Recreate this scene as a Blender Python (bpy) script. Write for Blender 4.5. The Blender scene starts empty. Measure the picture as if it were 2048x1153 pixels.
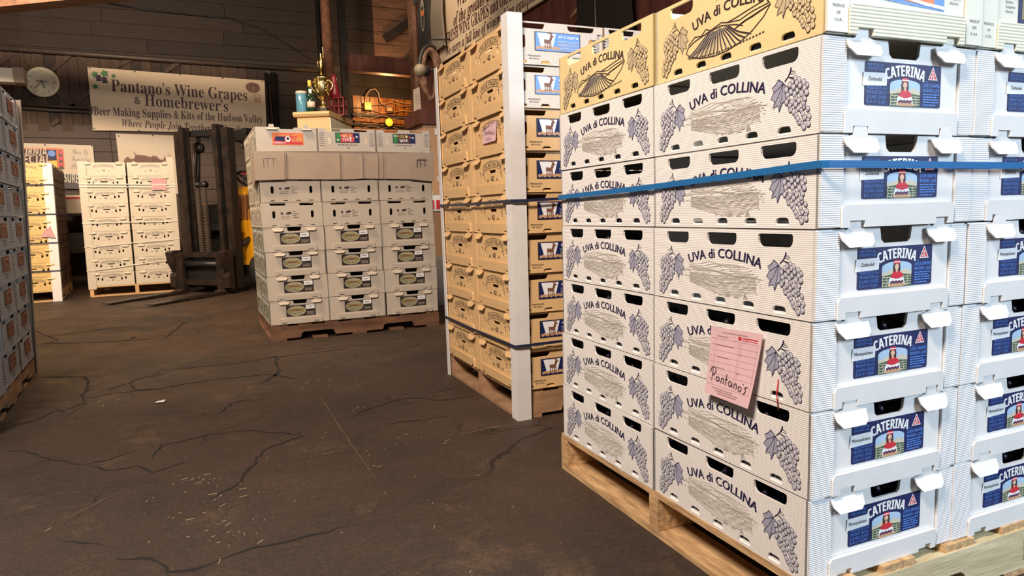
import bpy, bmesh, math, random
from mathutils import Vector, Matrix
from mathutils.geometry import tessellate_polygon
random.seed(7)
S = bpy.context.scene
COL = S.collection
PI = math.pi
# ------------------------------------------------------------------ camera
FPX, YAW, PITCH, ROLL, HCAM = 1361.7, math.radians(25.269), math.radians(6.420), math.radians(-1.692), 0.834
_c, _s = math.cos(YAW), math.sin(YAW)
CF = Vector((_s*math.cos(PITCH), _c*math.cos(PITCH), -math.sin(PITCH)))
_R = Vector((_c, -_s, 0)); _U = _R.cross(CF)
CR = _R*math.cos(ROLL) + _U*math.sin(ROLL); CU = -_R*math.sin(ROLL) + _U*math.cos(ROLL)
cam = bpy.data.cameras.new('camera'); cam.sensor_width = 36; cam.lens = FPX/2048*36; cam.clip_start = .02
cam_o = bpy.data.objects.new('camera', cam); COL.objects.link(cam_o)
cam_o.matrix_world = Matrix(((CR.x, CU.x, -CF.x, 0), (CR.y, CU.y, -CF.y, 0), (CR.z, CU.z, -CF.z, HCAM), (0, 0, 0, 1)))
S.camera = cam_o
def ray(px, py): return CF + CR*((px-1024)/FPX) - CU*((py-576.5)/FPX)
def on_floor(px, py, z=0):
    d = ray(px, py); t = (z-HCAM)/d.z; return Vector((d.x*t, d.y*t, z))
def on_y(px, py, Y):
    d = ray(px, py); t = Y/d.y; return Vector((d.x*t, Y, HCAM+d.z*t))
def on_x(px, py, X):
    d = ray(px, py); t = X/d.x; return Vector((X, d.y*t, HCAM+d.z*t))
# ------------------------------------------------------------------ world, lights, exposure
W = bpy.data.worlds.new('world'); S.world = W; W.use_nodes = True
W.node_tree.nodes['Background'].inputs[0].default_value = (.55, .75, 1, 1)
W.node_tree.nodes['Background'].inputs[1].default_value = .06
S.view_settings.view_transform = 'Standard'; S.view_settings.look = 'None'
S.view_settings.exposure = 0; S.view_settings.gamma = 1; S.view_settings.use_curve_mapping = False
def light(kind, name, loc, target, power, col, size=(1, 1), spread=None, angle=None):
    l = bpy.data.lights.new(name, kind); l.energy = power; l.color = col
    if kind == 'AREA': l.shape = 'RECTANGLE'; l.size, l.size_y = size
    if kind == 'AREA' and spread: l.spread = math.radians(spread)
    if kind == 'SPOT': l.spot_size = math.radians(angle or 80); l.spot_blend = .5; l.shadow_soft_size = size[0]
    if kind == 'POINT': l.shadow_soft_size = size[0]
    o = bpy.data.objects.new(name, l); COL.objects.link(o); o.location = loc
    o.rotation_euler = (Vector(target)-Vector(loc)).to_track_quat('-Z', 'Y').to_euler()
    return o
WARM = (1, .74, .5)
light('AREA', 'doorway_daylight', (3.2, -2.6, 2.15), (1.6, 1.2, .9), 195, (.70, .85, 1), (1.5, 1.2))
light('AREA', 'ceiling_lamp_near', (-1.5, .1, 3.5), (.7, 2.8, .5), 165, (1, .83, .70), (1.2, .3), 130)
light('AREA', 'ceiling_lamp_middle', (-.6, 4.2, 3.6), (-.4, 6.8, 0), 90, WARM, (1.2, .3), 110)
light('AREA', 'ceiling_lamp_left', (-2.0, 5.8, 3.5), (-.8, 10.8, 2.0), 145, (1, .76, .54), (1.4, .3), 130)
light('AREA', 'cabinet_fill_light', (1.7, 6.3, 3.4), (1.9, 10.0, 1.9), 30, (1, .76, .55), (.8, .3))  # added fill light for the cabinet side and the wall behind
light('POINT', 'tool_corner_bulb', (3.0, 10.7, 2.75), (0, 0, 0), 34, (1, .55, .2), (.05,))

# ------------------------------------------------------------------ materials
MATS = {}
def mat(name, col, rough=.6, rib=0, noise=0, nscale=8, bump=0, bscale=60, metal=0, col2=None, emit=0, ribpitch=.0038, grain=None, spec=.5):
    if name in MATS: return MATS[name]
    m = bpy.data.materials.new(name); m.use_nodes = True; nt = m.node_tree; N = nt.nodes; L = nt.links
    p = N['Principled BSDF']; p.inputs['Roughness'].default_value = rough; p.inputs['Metallic'].default_value = metal
    p.inputs['Specular IOR Level'].default_value = spec
    c = (*col, 1); p.inputs['Base Color'].default_value = c
    tc = N.new('ShaderNodeTexCoord')
    if noise or col2:
        nz = N.new('ShaderNodeTexNoise'); nz.inputs['Scale'].default_value = nscale; nz.inputs['Detail'].default_value = 6
        nz.inputs['Roughness'].default_value = .6
        src = tc.outputs['Object']
        if grain:
            mp = N.new('ShaderNodeMapping'); mp.inputs['Scale'].default_value = grain; L.new(src, mp.inputs[0]); src = mp.outputs[0]
        L.new(src, nz.inputs['Vector'])
        r = N.new('ShaderNodeValToRGB'); L.new(nz.outputs[0], r.inputs[0])
        c2 = col2 or tuple(x*(1-noise) for x in col)
        r.color_ramp.elements[0].position = .35; r.color_ramp.elements[1].position = .65
        r.color_ramp.elements[0].color = (*c2, 1); r.color_ramp.elements[1].color = c
        L.new(r.outputs[0], p.inputs['Base Color'])
        if bump and not rib:
            b = N.new('ShaderNodeBump'); b.inputs['Strength'].default_value = bump; b.inputs['Distance'].default_value = .002
            n2 = N.new('ShaderNodeTexNoise'); n2.inputs['Scale'].default_value = bscale; n2.inputs['Detail'].default_value = 4
            L.new(src, n2.inputs['Vector']); L.new(n2.outputs[0], b.inputs['Height']); L.new(b.outputs[0], p.inputs['Normal'])
    if rib:
        sx = N.new('ShaderNodeSeparateXYZ'); L.new(tc.outputs['Object'], sx.inputs[0])
        mu = N.new('ShaderNodeMath'); mu.operation = 'MULTIPLY'; mu.inputs[1].default_value = 2*PI/ribpitch
        sn = N.new('ShaderNodeMath'); sn.operation = 'SINE'; L.new(sx.outputs['Z'], mu.inputs[0]); L.new(mu.outputs[0], sn.inputs[0])
        b = N.new('ShaderNodeBump'); b.inputs['Strength'].default_value = 1; b.inputs['Distance'].default_value = rib
        L.new(sn.outputs[0], b.inputs['Height']); L.new(b.outputs[0], p.inputs['Normal'])
    if emit:
        p.inputs['Emission Color'].default_value = c; p.inputs['Emission Strength'].default_value = emit
    MATS[name] = m; return m
M = dict(
    white=mat('white_plastic', (.80, .80, .79), .42, noise=.05, nscale=14),
    white_rib=mat('white_ribbed_plastic', (.80, .78, .755), .5, rib=.00016, noise=.04, nscale=9),
    white_sleeve=mat('white_ribbed_sleeve', (.82, .83, .84), .4, rib=.00028, noise=.04, nscale=9),
    yellow=mat('yellowed_plastic', (.80, .65, .33), .5, noise=.12, nscale=7),
    pale=mat('pale_yellow_plastic', (.76, .75, .64), .45, noise=.06, nscale=9),
    pale_rib=mat('pale_yellow_ribbed_plastic', (.78, .76, .60), .45, rib=.0003, ribpitch=.006, noise=.06),
    beige=mat('beige_plastic', (.74, .49, .235), .5, noise=.10, nscale=10),
    cream=mat('cream_plastic', (.55, .49, .39), .5, noise=.06, nscale=8),
    greige=mat('grey_white_plastic', (.55, .485, .40), .5, noise=.06, nscale=8),
    ochre=mat('warm_yellow_plastic', (.66, .46, .18), .5, noise=.10, nscale=8),
    brownbox=mat('shade_brown_box_side', (.22, .13, .07), .6, noise=.2, nscale=9),  # yellow crates' right side, its shade put into a darker brown
    grey=mat('grey_box_side', (.42, .42, .42), .55, noise=.15, nscale=12),
    blueside=mat('grey_green_box_side', (.42, .42, .37), .55, noise=.2, nscale=14),
    card=mat('grey_brown_cardboard', (.42, .325, .25), .8, noise=.10, nscale=6),
    board=mat('white_cardboard', (.76, .74, .72), .7, noise=.10, nscale=10, bump=.2, bscale=90),
    dark=mat('dark_wall_backing', (.05, .04, .035), .9),  # plain dark tone of the slabs behind the wall boards
    ink=mat('navy_ink', (.018, .014, .06), .5),
    inkb=mat('brown_black_ink', (.05, .03, .035), .5),
    sketch=mat('grey_brown_ink', (.40, .37, .31), .6),
    sketchl=mat('pale_grey_ink', (.56, .53, .475), .6),
    grapef=mat('grape_print_fill', (.58, .58, .63), .6),
    grapey=mat('grape_print_fill_yellow', (.66, .54, .34), .6),
    leaf=mat('leaf_print_fill', (.34, .35, .45), .6),
    leafy=mat('leaf_print_fill_yellow', (.52, .42, .27), .6),
    navy=mat('navy_label', (.005, .012, .095), .55, noise=.1),
    lblue=mat('light_blue_print', (.10, .28, .80), .4),
    wprint=mat('white_print', (.85, .87, .88), .4),
    sky=mat('sky_print', (.42, .60, .80), .4),
    hillp=mat('tan_hill_print', (.62, .58, .45), .5),
    field=mat('dark_green_print', (.05, .10, .05), .5),
    redp=mat('red_print', (.62, .03, .05), .4),
    skin=mat('skin_print', (.75, .50, .36), .5),
    hair=mat('dark_brown_print', (.05, .022, .015), .5),
    tanp=mat('tan_print', (.55, .33, .18), .5),
    purple=mat('purple_print', (.10, .02, .07), .5),
    green=mat('green_print', (.03, .22, .05), .5),
    orange=mat('orange_print', (.80, .20, .05), .5),
    yel=mat('yellow_print', (.85, .62, .12), .5),
    dkpr=mat('dark_label', (.035, .028, .025), .4),
    olive=mat('olive_print', (.28, .24, .10), .5),
    maroon=mat('maroon_print', (.055, .008, .014), .5),
    brownp=mat('brown_print', (.20, .085, .05), .5),
    pink=mat('pink_paper', (.74, .50, .53), .8, noise=.08, nscale=20),
    pinkd=mat('pink_paper_dark', (.62, .36, .42), .8),
    strap=mat('blue_strap', (.02, .16, .42), .35, rib=.0002, ribpitch=.002),
    strapd=mat('dark_navy_strap', (.015, .022, .055), .4),
    strapw=mat('white_strap', (.70, .64, .54), .5),
    wood=mat('pale_pallet_wood', (.68, .45, .22), .75, col2=(.34, .20, .10), nscale=11, bump=.5, bscale=30, grain=(6, 1, 8)),
    woodend=mat('pallet_wood_fresh_end', (.70, .42, .17), .8, noise=.3, nscale=30),
    woodg=mat('greenish_pallet_wood', (.70, .62, .40), .75, col2=(.46, .38, .22), nscale=5, bump=.5, bscale=30, grain=(1, 6, 8)),
    woodd=mat('brown_pallet_wood', (.22, .105, .055), .8, col2=(.10, .05, .028), nscale=4, bump=.6, bscale=30, grain=(1, 5, 5)),
    woodt=mat('tan_pallet_wood', (.42, .25, .13), .8, col2=(.26, .14, .07), nscale=4, bump=.6, bscale=30, grain=(2, 2, 5)),
    plank=mat('dark_wall_plank', (.032, .022, .019), .8, col2=(.026, .018, .016), nscale=3, bump=.8, bscale=16, grain=(1, 4, 9)),
    plank2=mat('brown_grey_wall_plank', (.046, .031, .024), .8, col2=(.035, .024, .019), nscale=3, bump=.8, bscale=16, grain=(1, 4, 9)),
    vplank=mat('vertical_wall_board', (.095, .062, .042), .8, col2=(.065, .040, .028), nscale=3, bump=.8, bscale=16, grain=(9, 4, 1)),
    siding=mat('brown_painted_siding', (.075, .044, .032), .6, noise=.2, nscale=3),
    redwood=mat('red_brown_plank', (.13, .040, .026), .65, col2=(.065, .018, .013), nscale=3, bump=.7, bscale=14, grain=(4, 6, 1.2)),
    tanplank=mat('tan_brown_plank', (.27, .145, .09), .75, col2=(.15, .078, .047), nscale=3, bump=.7, bscale=14, grain=(1, 4, 6)),
    amber=mat('amber_varnished_board', (.50, .17, .03), .35, col2=(.15, .04, .008), nscale=4, bump=.4, bscale=12, grain=(5, 5, 1)),
    black=mat('black_metal', (.014, .013, .013), .45, noise=.3, nscale=12),
    blackr=mat('black_rubber', (.012, .011, .010), .8, noise=.3, nscale=12),
    steel=mat('worn_brown_steel', (.016, .013, .012), .4, metal=.3, col2=(.045, .030, .022), nscale=9),
    chrome=mat('bright_steel', (.65, .6, .55), .25, metal=1),
    fyellow=mat('forklift_yellow_paint', (.80, .36, .015), .35, noise=.1, nscale=5),
    gold=mat('gold_metal', (.78, .62, .26), .22, metal=1),
    sign=mat('cream_sign_board', (.76, .62, .44), .55, noise=.05, nscale=2),
    signpale=mat('pale_sign_board', (.70, .60, .47), .55, noise=.05, nscale=2),
    cab1=mat('tan_cabinet_paint', (.66, .44, .21), .5, noise=.05),
    cab2=mat('cream_cabinet_boards', (.74, .70, .50), .5, noise=.08),
    pipe=mat('dull_iron_pipe', (.10, .075, .06), .5, metal=.3, noise=.2),
    trunk=mat('rusty_brown_post', (.20, .085, .045), .8, col2=(.09, .035, .02), nscale=14, bump=1, bscale=22),
    rope=mat('pale_cable', (.45, .30, .20), .6),
    cloth=mat('grey_beige_shirt_cloth', (.27, .235, .19), .9, noise=.1),
    clothd=mat('dark_grey_shirt_cloth', (.045, .045, .042), .9, noise=.2),
    leather=mat('cracked_brown_leather', (.11, .04, .025), .6, col2=(.30, .19, .12), nscale=16, bump=.7, bscale=24),
    leatherd=mat('black_leather', (.02, .017, .016), .5),
    globe=mat('dull_cream_dome', (.30, .25, .17), .45, noise=.15, nscale=8),
    lampon=mat('lit_yellow_lamp', (1, .62, .10), .5, emit=1.6),
    lampon2=mat('lit_orange_lamp', (1, .45, .03), .5, emit=1.3),
    concrete=mat('grey_wall', (.11, .09, .075), .9, noise=.2, nscale=2),
    blueg=mat('blue_glass', (.10, .30, .42), .15, noise=.1),
    greeng=mat('dark_green_glass', (.012, .04, .02), .12),
    redl=mat('dark_red_lacquer', (.22, .012, .02), .35),
    grape=mat('black_grape', (.012, .010, .022), .3),
    straw=mat('straw', (.26, .19, .11), .8),
    crack=mat('dark_crack', (.010, .008, .006), .95),
    scratch=mat('pale_scratch', (.10, .07, .045), .85),
    glassd=mat('dark_window_pane', (.01, .01, .012), .15),
)

# ------------------------------------------------------------------ mesh builder
I4 = Matrix.Identity(4)
class MB:
    def __init__(s, T=None): s.v = []; s.f = []; s.fm = []; s.mats = []; s.T = T or I4; s.m = None; s.sm = []
    def use(s, m): s.m = m; return s
    def _mi(s):
        if s.m not in s.mats: s.mats.append(s.m)
        return s.mats.index(s.m)
    def add(s, vs, fs, smooth=False):
        k = len(s.v); T = s.T
        s.v += [tuple(T @ Vector(p)) for p in vs]; mi = s._mi()
        for f in fs: s.f.append([k+i for i in f]); s.fm.append(mi); s.sm.append(smooth)
        return s
    def box(s, a, b):
        x0, y0, z0 = a; x1, y1, z1 = b
        return s.add([(x0, y0, z0), (x1, y0, z0), (x1, y1, z0), (x0, y1, z0), (x0, y0, z1), (x1, y0, z1), (x1, y1, z1), (x0, y1, z1)],
                     [(3, 2, 1, 0), (4, 5, 6, 7), (0, 1, 5, 4), (1, 2, 6, 5), (2, 3, 7, 6), (3, 0, 4, 7)])
    def plate(s, outer, holes=(), n0=-.005, n1=0, fn=None):
        # outline and holes in (s,t); extruded along n; fn(s,t) adds a relief to n
        polys = [outer]+list(holes); pts = [p for q in polys for p in q]; n = len(pts)
        tris = tessellate_polygon([[Vector((a, b, 0)) for a, b in q] for q in polys])
        g = fn or (lambda a, b: 0)
        vs = [(a, b, n1+g(a, b)) for a, b in pts]+[(a, b, n0+g(a, b)) for a, b in pts]
        fs = []
        for t in tris:
            a, b, c = [pts[i] for i in t]
            cr = (b[0]-a[0])*(c[1]-a[1])-(b[1]-a[1])*(c[0]-a[0])
            t = t if cr > 0 else t[::-1]
            fs.append(t); fs.append(tuple(n+i for i in t[::-1]))
        k = 0
        for qi, q in enumerate(polys):
            ar = sum(q[i][0]*q[(i+1) % len(q)][1]-q[(i+1) % len(q)][0]*q[i][1] for i in range(len(q)))
            for i in range(len(q)):
                j = (i+1) % len(q); f = (k+i, k+n+i, k+n+j, k+j)
                fs.append(f if (ar > 0) != (qi == 0) else f[::-1])
            k += len(q)
        return s.add(vs, fs)
    def flat(s, pts, n=.0006): return s.add([(a, b, n) for a, b in pts], [tuple(range(len(pts)))])
    def disc(s, cx, cy, rx, ry=None, n=.0006, k=12, rot=0):
        ry = ry or rx; cr, sr = math.cos(rot), math.sin(rot); P = []
        for i in range(k):
            a = 2*PI*i/k; x, y = rx*math.cos(a), ry*math.sin(a); P.append((cx+x*cr-y*sr, cy+x*sr+y*cr))
        return s.flat(P, n)
    def stroke(s, pts, w, n=.0009, closed=False):
        # ribbon along a polyline, width w (number or list)
        k = len(pts); vs = []; fs = []
        for i, (x, y) in enumerate(pts):
            a = pts[(i-1) % k] if (i or closed) else pts[i]; b = pts[(i+1) % k] if (i < k-1 or closed) else pts[i]
            dx, dy = b[0]-a[0], b[1]-a[1]; l = math.hypot(dx, dy) or 1; ww = (w[i] if isinstance(w, (list, tuple)) else w)/2
            vs += [(x-dy/l*ww, y+dx/l*ww, n), (x+dy/l*ww, y-dx/l*ww, n)]
        for i in range(k if closed else k-1):
            j = (i+1) % k; fs.append((2*i+1, 2*j+1, 2*j, 2*i))
        return s.add(vs, fs)
    def ring(s, cx, cy, rx, ry, w, n=.0009, k=12, rot=0, a0=0, a1=2*PI):
        cr, sr = math.cos(rot), math.sin(rot); full = abs(a1-a0-2*PI) < .01; P = []
        for i in range(k if full else k+1):
            a = a0+(a1-a0)*i/k; x, y = rx*math.cos(a), ry*math.sin(a); P.append((cx+x*cr-y*sr, cy+x*sr+y*cr))
        return s.stroke(P, w, n, full)
    def text(s, txt, x, y, w=None, h=.01, style='sans', n=.0009, align='l', rot=0, bend=None, slant=0):
        vs, fs, tw = text2d(txt, style)
        sy = h; sx = h if w is None else w/tw; W_ = tw*sx
        ox = {'l': 0, 'c': -W_/2, 'r': -W_}[align]; cr, sr = math.cos(rot), math.sin(rot); out = []
        for a, b in vs:
            X = a*sx+ox+slant*b*sy; Y = b*sy
            if bend:  # bend upward round a circle of radius `bend` whose top is at x,y
                th = X/bend; r = bend+Y; X, Y = r*math.sin(th), r*math.cos(th)-bend
            out.append((x+X*cr-Y*sr, y+X*sr+Y*cr, n))
        return s.add(out, fs)
    def tube(s, pts, r, k=8, caps=True, smooth=True):
        pts = [Vector(p) for p in pts]; rs = r if isinstance(r, (list, tuple)) else [r]*len(pts); vs = []; fs = []
        up = Vector((0, 0, 1))
        for i, p in enumerate(pts):
            d = (pts[min(i+1, len(pts)-1)]-pts[max(i-1, 0)]).normalized()
            if i == 0:
                if abs(d.dot(up)) > .95: up = Vector((1, 0, 0))
                a = d.cross(up).normalized()
            else:
                a = (a-d*a.dot(d)).normalized()
            b = d.cross(a)
            for j in range(k):
                t = 2*PI*j/k; vs.append(p+(a*math.cos(t)+b*math.sin(t))*rs[i])
        for i in range(len(pts)-1):
            for j in range(k): fs.append((i*k+j, i*k+(j+1) % k, (i+1)*k+(j+1) % k, (i+1)*k+j))
        if caps: fs.append(tuple(range(k))[::-1]); fs.append(tuple((len(pts)-1)*k+j for j in range(k)))
        return s.add(vs, fs, smooth)
    def lathe(s, prof, c=(0, 0, 0), k=20, smooth=True, sx=1, sy=1):
        vs = []; fs = []
        for r, z in prof:
            for j in range(k): t = 2*PI*j/k; vs.append((c[0]+r*sx*math.cos(t), c[1]+r*sy*math.sin(t), c[2]+z))
        for i in range(len(prof)-1):
            for j in range(k): fs.append((i*k+j, i*k+(j+1) % k, (i+1)*k+(j+1) % k, (i+1)*k+j))
        fs.append(tuple(range(k))[::-1]); fs.append(tuple((len(prof)-1)*k+j for j in range(k)))
        return s.add(vs, fs, smooth)
    def mesh(s, name):
        me = bpy.data.meshes.new(name); me.from_pydata(s.v, [], s.f)
        for m in s.mats: me.materials.append(m)
        me.polygons.foreach_set('material_index', s.fm); me.polygons.foreach_set('use_smooth', s.sm); me.update(); return me
    def build(s, name, parent=None, **kw): return place(s.mesh(name), name, parent, **kw)
def place(me, name, parent=None, loc=None, rot=None, **kw):
    o = bpy.data.objects.new(name, me); COL.objects.link(o)
    if parent: o.parent = parent
    if loc is not None: o.location = loc
    if rot is not None: o.rotation_euler = rot
    tag(o, **kw); return o
def tag(o, label=None, cat=None, group=None, kind=None):
    if label: o['label'] = label
    if cat: o['category'] = cat
    if group: o['group'] = group
    if kind: o['kind'] = kind
    return o
def thing(name, label, cat, loc=(0, 0, 0), rz=0, group=None):
    o = bpy.data.objects.new(name, None); COL.objects.link(o); o.location = loc; o.rotation_euler = (0, 0, rz)
    o.empty_display_size = .05
    return tag(o, label, cat, group)

# text through the built-in font (its mathematical alphabets give serif, italic and script letters)
STY = dict(sans=None, bold=(0x1D5D4, 0x1D5EE, 0x1D7EC), serifb=(0x1D400, 0x1D41A, 0x1D7CE), serifi=(0x1D434, 0x1D44E, None),
           serifbi=(0x1D468, 0x1D482, None), script=(0x1D4D0, 0x1D4EA, None), sansi=(0x1D608, 0x1D622, None), sansbi=(0x1D63C, 0x1D656, 0x1D7EC))
TC = {}
def conv(txt, style):
    st = STY[style]; o = ''
    for c in txt:
        if st and 'A' <= c <= 'Z': o += chr(st[0]+ord(c)-65)
        elif st and 'a' <= c <= 'z': o += chr(0x210E) if (style == 'serifi' and c == 'h') else chr(st[1]+ord(c)-97)
        elif st and st[2] and c.isdigit(): o += chr(st[2]+int(c))
        else: o += c
    return o
def _glyph(txt):
    cu = bpy.data.curves.new('lettering', 'FONT'); cu.body = txt; cu.size = 1; cu.resolution_u = 2
    o = bpy.data.objects.new('lettering', cu); COL.objects.link(o)
    dg = bpy.context.evaluated_depsgraph_get(); e = o.evaluated_get(dg); me = e.to_mesh()
    vs = [(v.co.x, v.co.y) for v in me.vertices]; fs = [tuple(p.vertices) for p in me.polygons]
    e.to_mesh_clear(); bpy.data.objects.remove(o); bpy.data.curves.remove(cu)
    return vs, fs
CAPH = {}
def text2d(txt, style):
    k = (txt, style)
    if k not in TC:
        if style not in CAPH: CAPH[style] = max(v[1] for v in _glyph(conv('H', style))[0])
        vs, fs = _glyph(conv(txt, style)); c = CAPH[style]; x0 = min(v[0] for v in vs)
        out = []
        for f in fs:   # keep every face turned to +n
            a = sum(vs[f[i]][0]*vs[f[(i+1) % len(f)]][1]-vs[f[(i+1) % len(f)]][0]*vs[f[i]][1] for i in range(len(f)))
            out.append(f if a > 0 else f[::-1])
        vs = [((x-x0)/c, y/c) for x, y in vs]
        TC[k] = (vs, out, max(v[0] for v in vs))
    return TC[k]
def rrect(x0, y0, x1, y1, r, k=3, rt=None):
    rb = r; rt = r if rt is None else rt; P = []
    for cx, cy, a, q in ((x1-rb, y0+rb, -90, rb), (x1-rt, y1-rt, 0, rt), (x0+rt, y1-rt, 90, rt), (x0+rb, y0+rb, 180, rb)):
        if q < 1e-5: P.append((cx, cy)); continue
        for i in range(k+1): t = math.radians(a+90*i/k); P.append((cx+q*math.cos(t), cy+q*math.sin(t)))
    return P

# ------------------------------------------------------------------ printed art
def grapes_art(A, cx, cy, w, h, flip, fill, leaf, ink):
    """bunch of grapes with stem, tendril and leaf in the box cx..cx+w, cy..cy+h"""
    rnd = random.Random(3)
    def P(a, b): return (cx+(1-a if flip else a)*w, cy+b*h)
    lw = h*.011
    # leaf
    lf = [(.30, .80), (.20, .86), (.12, .78), (.03, .74), (.08, .66), (.00, .56), (.10, .52), (.06, .40), (.18, .44), (.22, .32), (.30, .46), (.40, .50), (.38, .60), (.48, .68), (.38, .74)]
    A.use(leaf).flat([P(a, b) for a, b in lf] if not flip else [P(a, b) for a, b in lf][::-1], .0006)
    A.use(ink).stroke([P(a, b) for a, b in lf], lw, .0012, True)
    for q in ((.08, .66), (.06, .42), (.22, .34), (.38, .60), (.20, .84)): A.stroke([P(.32, .78), P((.32+q[0])/2+.02, (.78+q[1])/2), P(*q)], lw*.7, .0012)
    # grapes, from the back ones to the front ones
    rows = [(.86, [.66]), (.82, [.56, .74]), (.77, [.48, .66, .84]), (.71, [.42, .58, .76, .90]), (.65, [.50, .68, .86]), (.59, [.42, .60, .78, .93]), (.53, [.48, .66, .84]),
            (.47, [.40, .56, .74, .90]), (.41, [.48, .64, .82]), (.35, [.54, .72, .88]), (.29, [.60, .78, .94]), (.23, [.66, .84]), (.17, [.70, .88, 1.0]), (.11, [.76, .94]), (.055, [.80, .97]), (.01, [.88])]
    for b, xs in rows:
        for a in xs:
            a += rnd.uniform(-.03, .03); bb = b*.92+rnd.uniform(-.010, .010)+.02; q = P(a, bb); rx = h*.040*rnd.uniform(.9, 1.1); n = .0014+rnd.random()*.0008
            A.use(fill).disc(q[0], q[1], rx, rx*1.18, n, 12)
            A.use(ink).ring(q[0], q[1], rx, rx*1.18, lw*.75, n+.00004, 12)
            A.use(leaf).ring(q[0], q[1], rx*.66, rx*.78, lw*1.1, n+.00004, 5, 0, PI*1.05, PI*1.85)
            A.use(leaf).ring(q[0], q[1], rx*.40, rx*.48, lw*.8, n+.00004, 4, 0, PI*1.15, PI*1.7)
    A.use(ink).stroke([P(.52, 1.0), P(.50, .93), P(.44, .86), P(.52, .84), P(.62, .82)], [lw*2.4, lw*2, lw*1.6, lw*1.6, lw], .0013)
    A.stroke([P(.44, .86), P(.36, .80)], lw*1.4, .0013)
    A.stroke([P(.54+.10*math.sin(t*.75)*(1-t*.06), .90+.035*math.cos(t*.75)*(1-t*.08)+t*.004) for t in range(10)], lw*.7, .0013)
def hill_art(A, s0, t0, w, h, ink, pale, fan):
    P = lambda a, b: (s0+a*w, t0+b*h)
    lw = w*.006
    if fan:   # clear drawing: rounded field of radiating vine rows with hills behind
        for i in range(15):
            f = i/14; x0, x1 = .30+.22*f, .02+.98*f*.78; yb = .04+.34*abs(f-.45)**1.5*1.6
            pts = [P(x0+(x1-x0)*u**1.2, .72+(yb-.72)*u+.02*math.sin(6*u+i)) for u in [j/7 for j in range(8)]]
            A.use(ink).stroke(pts, [lw*.8]+[lw*1.9]*6+[lw*1.4], .0009)
            A.use(pale).stroke([(x+w*.010, y-h*.01) for x, y in pts], lw*1.4, .0008)
        for i in range(8):
            f = i/7; A.use(ink).stroke([P(.60+.05*f, .54+.07*f), P(.70+.10*f, .66+.06*f), P(.80+.18*f, .70+.14*f)][::1], lw*1.3, .0009)
        A.use(ink).stroke([P(0, .35), P(.03, .5), P(.12, .62), P(.28, .73), P(.45, .78), P(.62, .66), P(.70, .56)], lw*1.2, .0010)
        A.stroke([P(0, .35), P(.06, .20), P(.18, .08), P(.36, .01), P(.52, .04), P(.66, .14), P(.80, .34), P(.92, .60), P(.99, .86)], lw*1.2, .0010)
        A.stroke([P(.03, .56), P(.12, .74), P(.20, .70), P(.26, .84), P(.32, .76), P(.45, .86), P(.52, .80), P(.62, .84), P(.78, .93), P(.92, 1.0)], lw*1.1, .0010)
        A.stroke([P(.52, .80), P(.66, .74), P(.80, .84), P(.98, .90)], lw, .0010)
        for i in range(26):
            x = .04+.9*i/26; A.stroke([P(x, .05+.3*abs(x-.4)**1.3+.02), P(x+.02, .09+.3*abs(x-.4)**1.3)], lw*1.6, .0010)
        return
    rnd = random.Random(5)
    yb = lambda x: .02+1.15*abs(x-.56)**1.55; yt = lambda x: .66+.03*math.sin(9*x)
    for i in range(15):       # faint drawing: rows of vines curving down a round hill
        f = i/14; P0 = []; 
        for j in range(15):
            u = j/14; x = .10+.82*u; y = yb(x)+(yt(x)-yb(x))*f+.045*math.sin(PI*u*1.2-f*2.2)
            if y < yt(x)+.02 and y > yb(x)-.01 and ((x-.50)/.46)**2+((y-.44)/.42)**2 < 1+.10*rnd.uniform(-1, 1): P0.append(P(x, y+.008*math.sin(40*u+i)))
            elif len(P0) > 1: A.use(pale if i % 4 else ink).stroke(P0, [lw*rnd.uniform(.25, .95) for _ in P0], .0008); P0 = []
        if len(P0) > 1: A.use(pale if i % 4 else ink).stroke(P0, [lw*rnd.uniform(.25, .95) for _ in P0], .0008)
    for k in range(9):        # hills above
        y = .66+.033*k; a, b = .0+.05*k*(k < 6)+.1*(k > 5), .99-.03*k
        Q = [P(a+(b-a)*u, y+.06*math.sin(4.4*u+k*.7)+.025*math.sin(15*u+k)) for u in [j/13 for j in range(14)]]
        A.use(pale if k % 3 else ink).stroke(Q, [lw*rnd.uniform(.3, .9) for _ in Q], .0008)
    for x, hh in ((.60, .16), (.80, .20), (.70, .10)):
        for k in range(5): A.use(ink if k % 2 else pale).stroke([P(x-.03*(1-k/5), .03+hh*k/5), P(x, .05+hh*k/5), P(x+.03*(1-k/5), .03+hh*k/5)], lw, .001)
    for i in range(110):
        x = rnd.uniform(.02, .98); y = rnd.uniform(.03, .90)
        if y < yb(x)-.02 or y > .92-.3*abs(x-.4): continue
        A.use(ink if rnd.random() < .35 else pale).stroke([P(x, y), P(x+.022, y-.010)], lw*.8, .0009)

def bars(A, x, y, w, n, dy, th, rnd, col, nn=.0009):
    for i in range(n):
        k = x; 
        while k < x+w*rnd.uniform(.75, 1):
            l = rnd.uniform(.08, .2)*w; A.use(col).flat([(k, y-i*dy), (min(k+l, x+w), y-i*dy), (min(k+l, x+w), y-i*dy+th), (k, y-i*dy+th)], nn); k += l+w*.03

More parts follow.
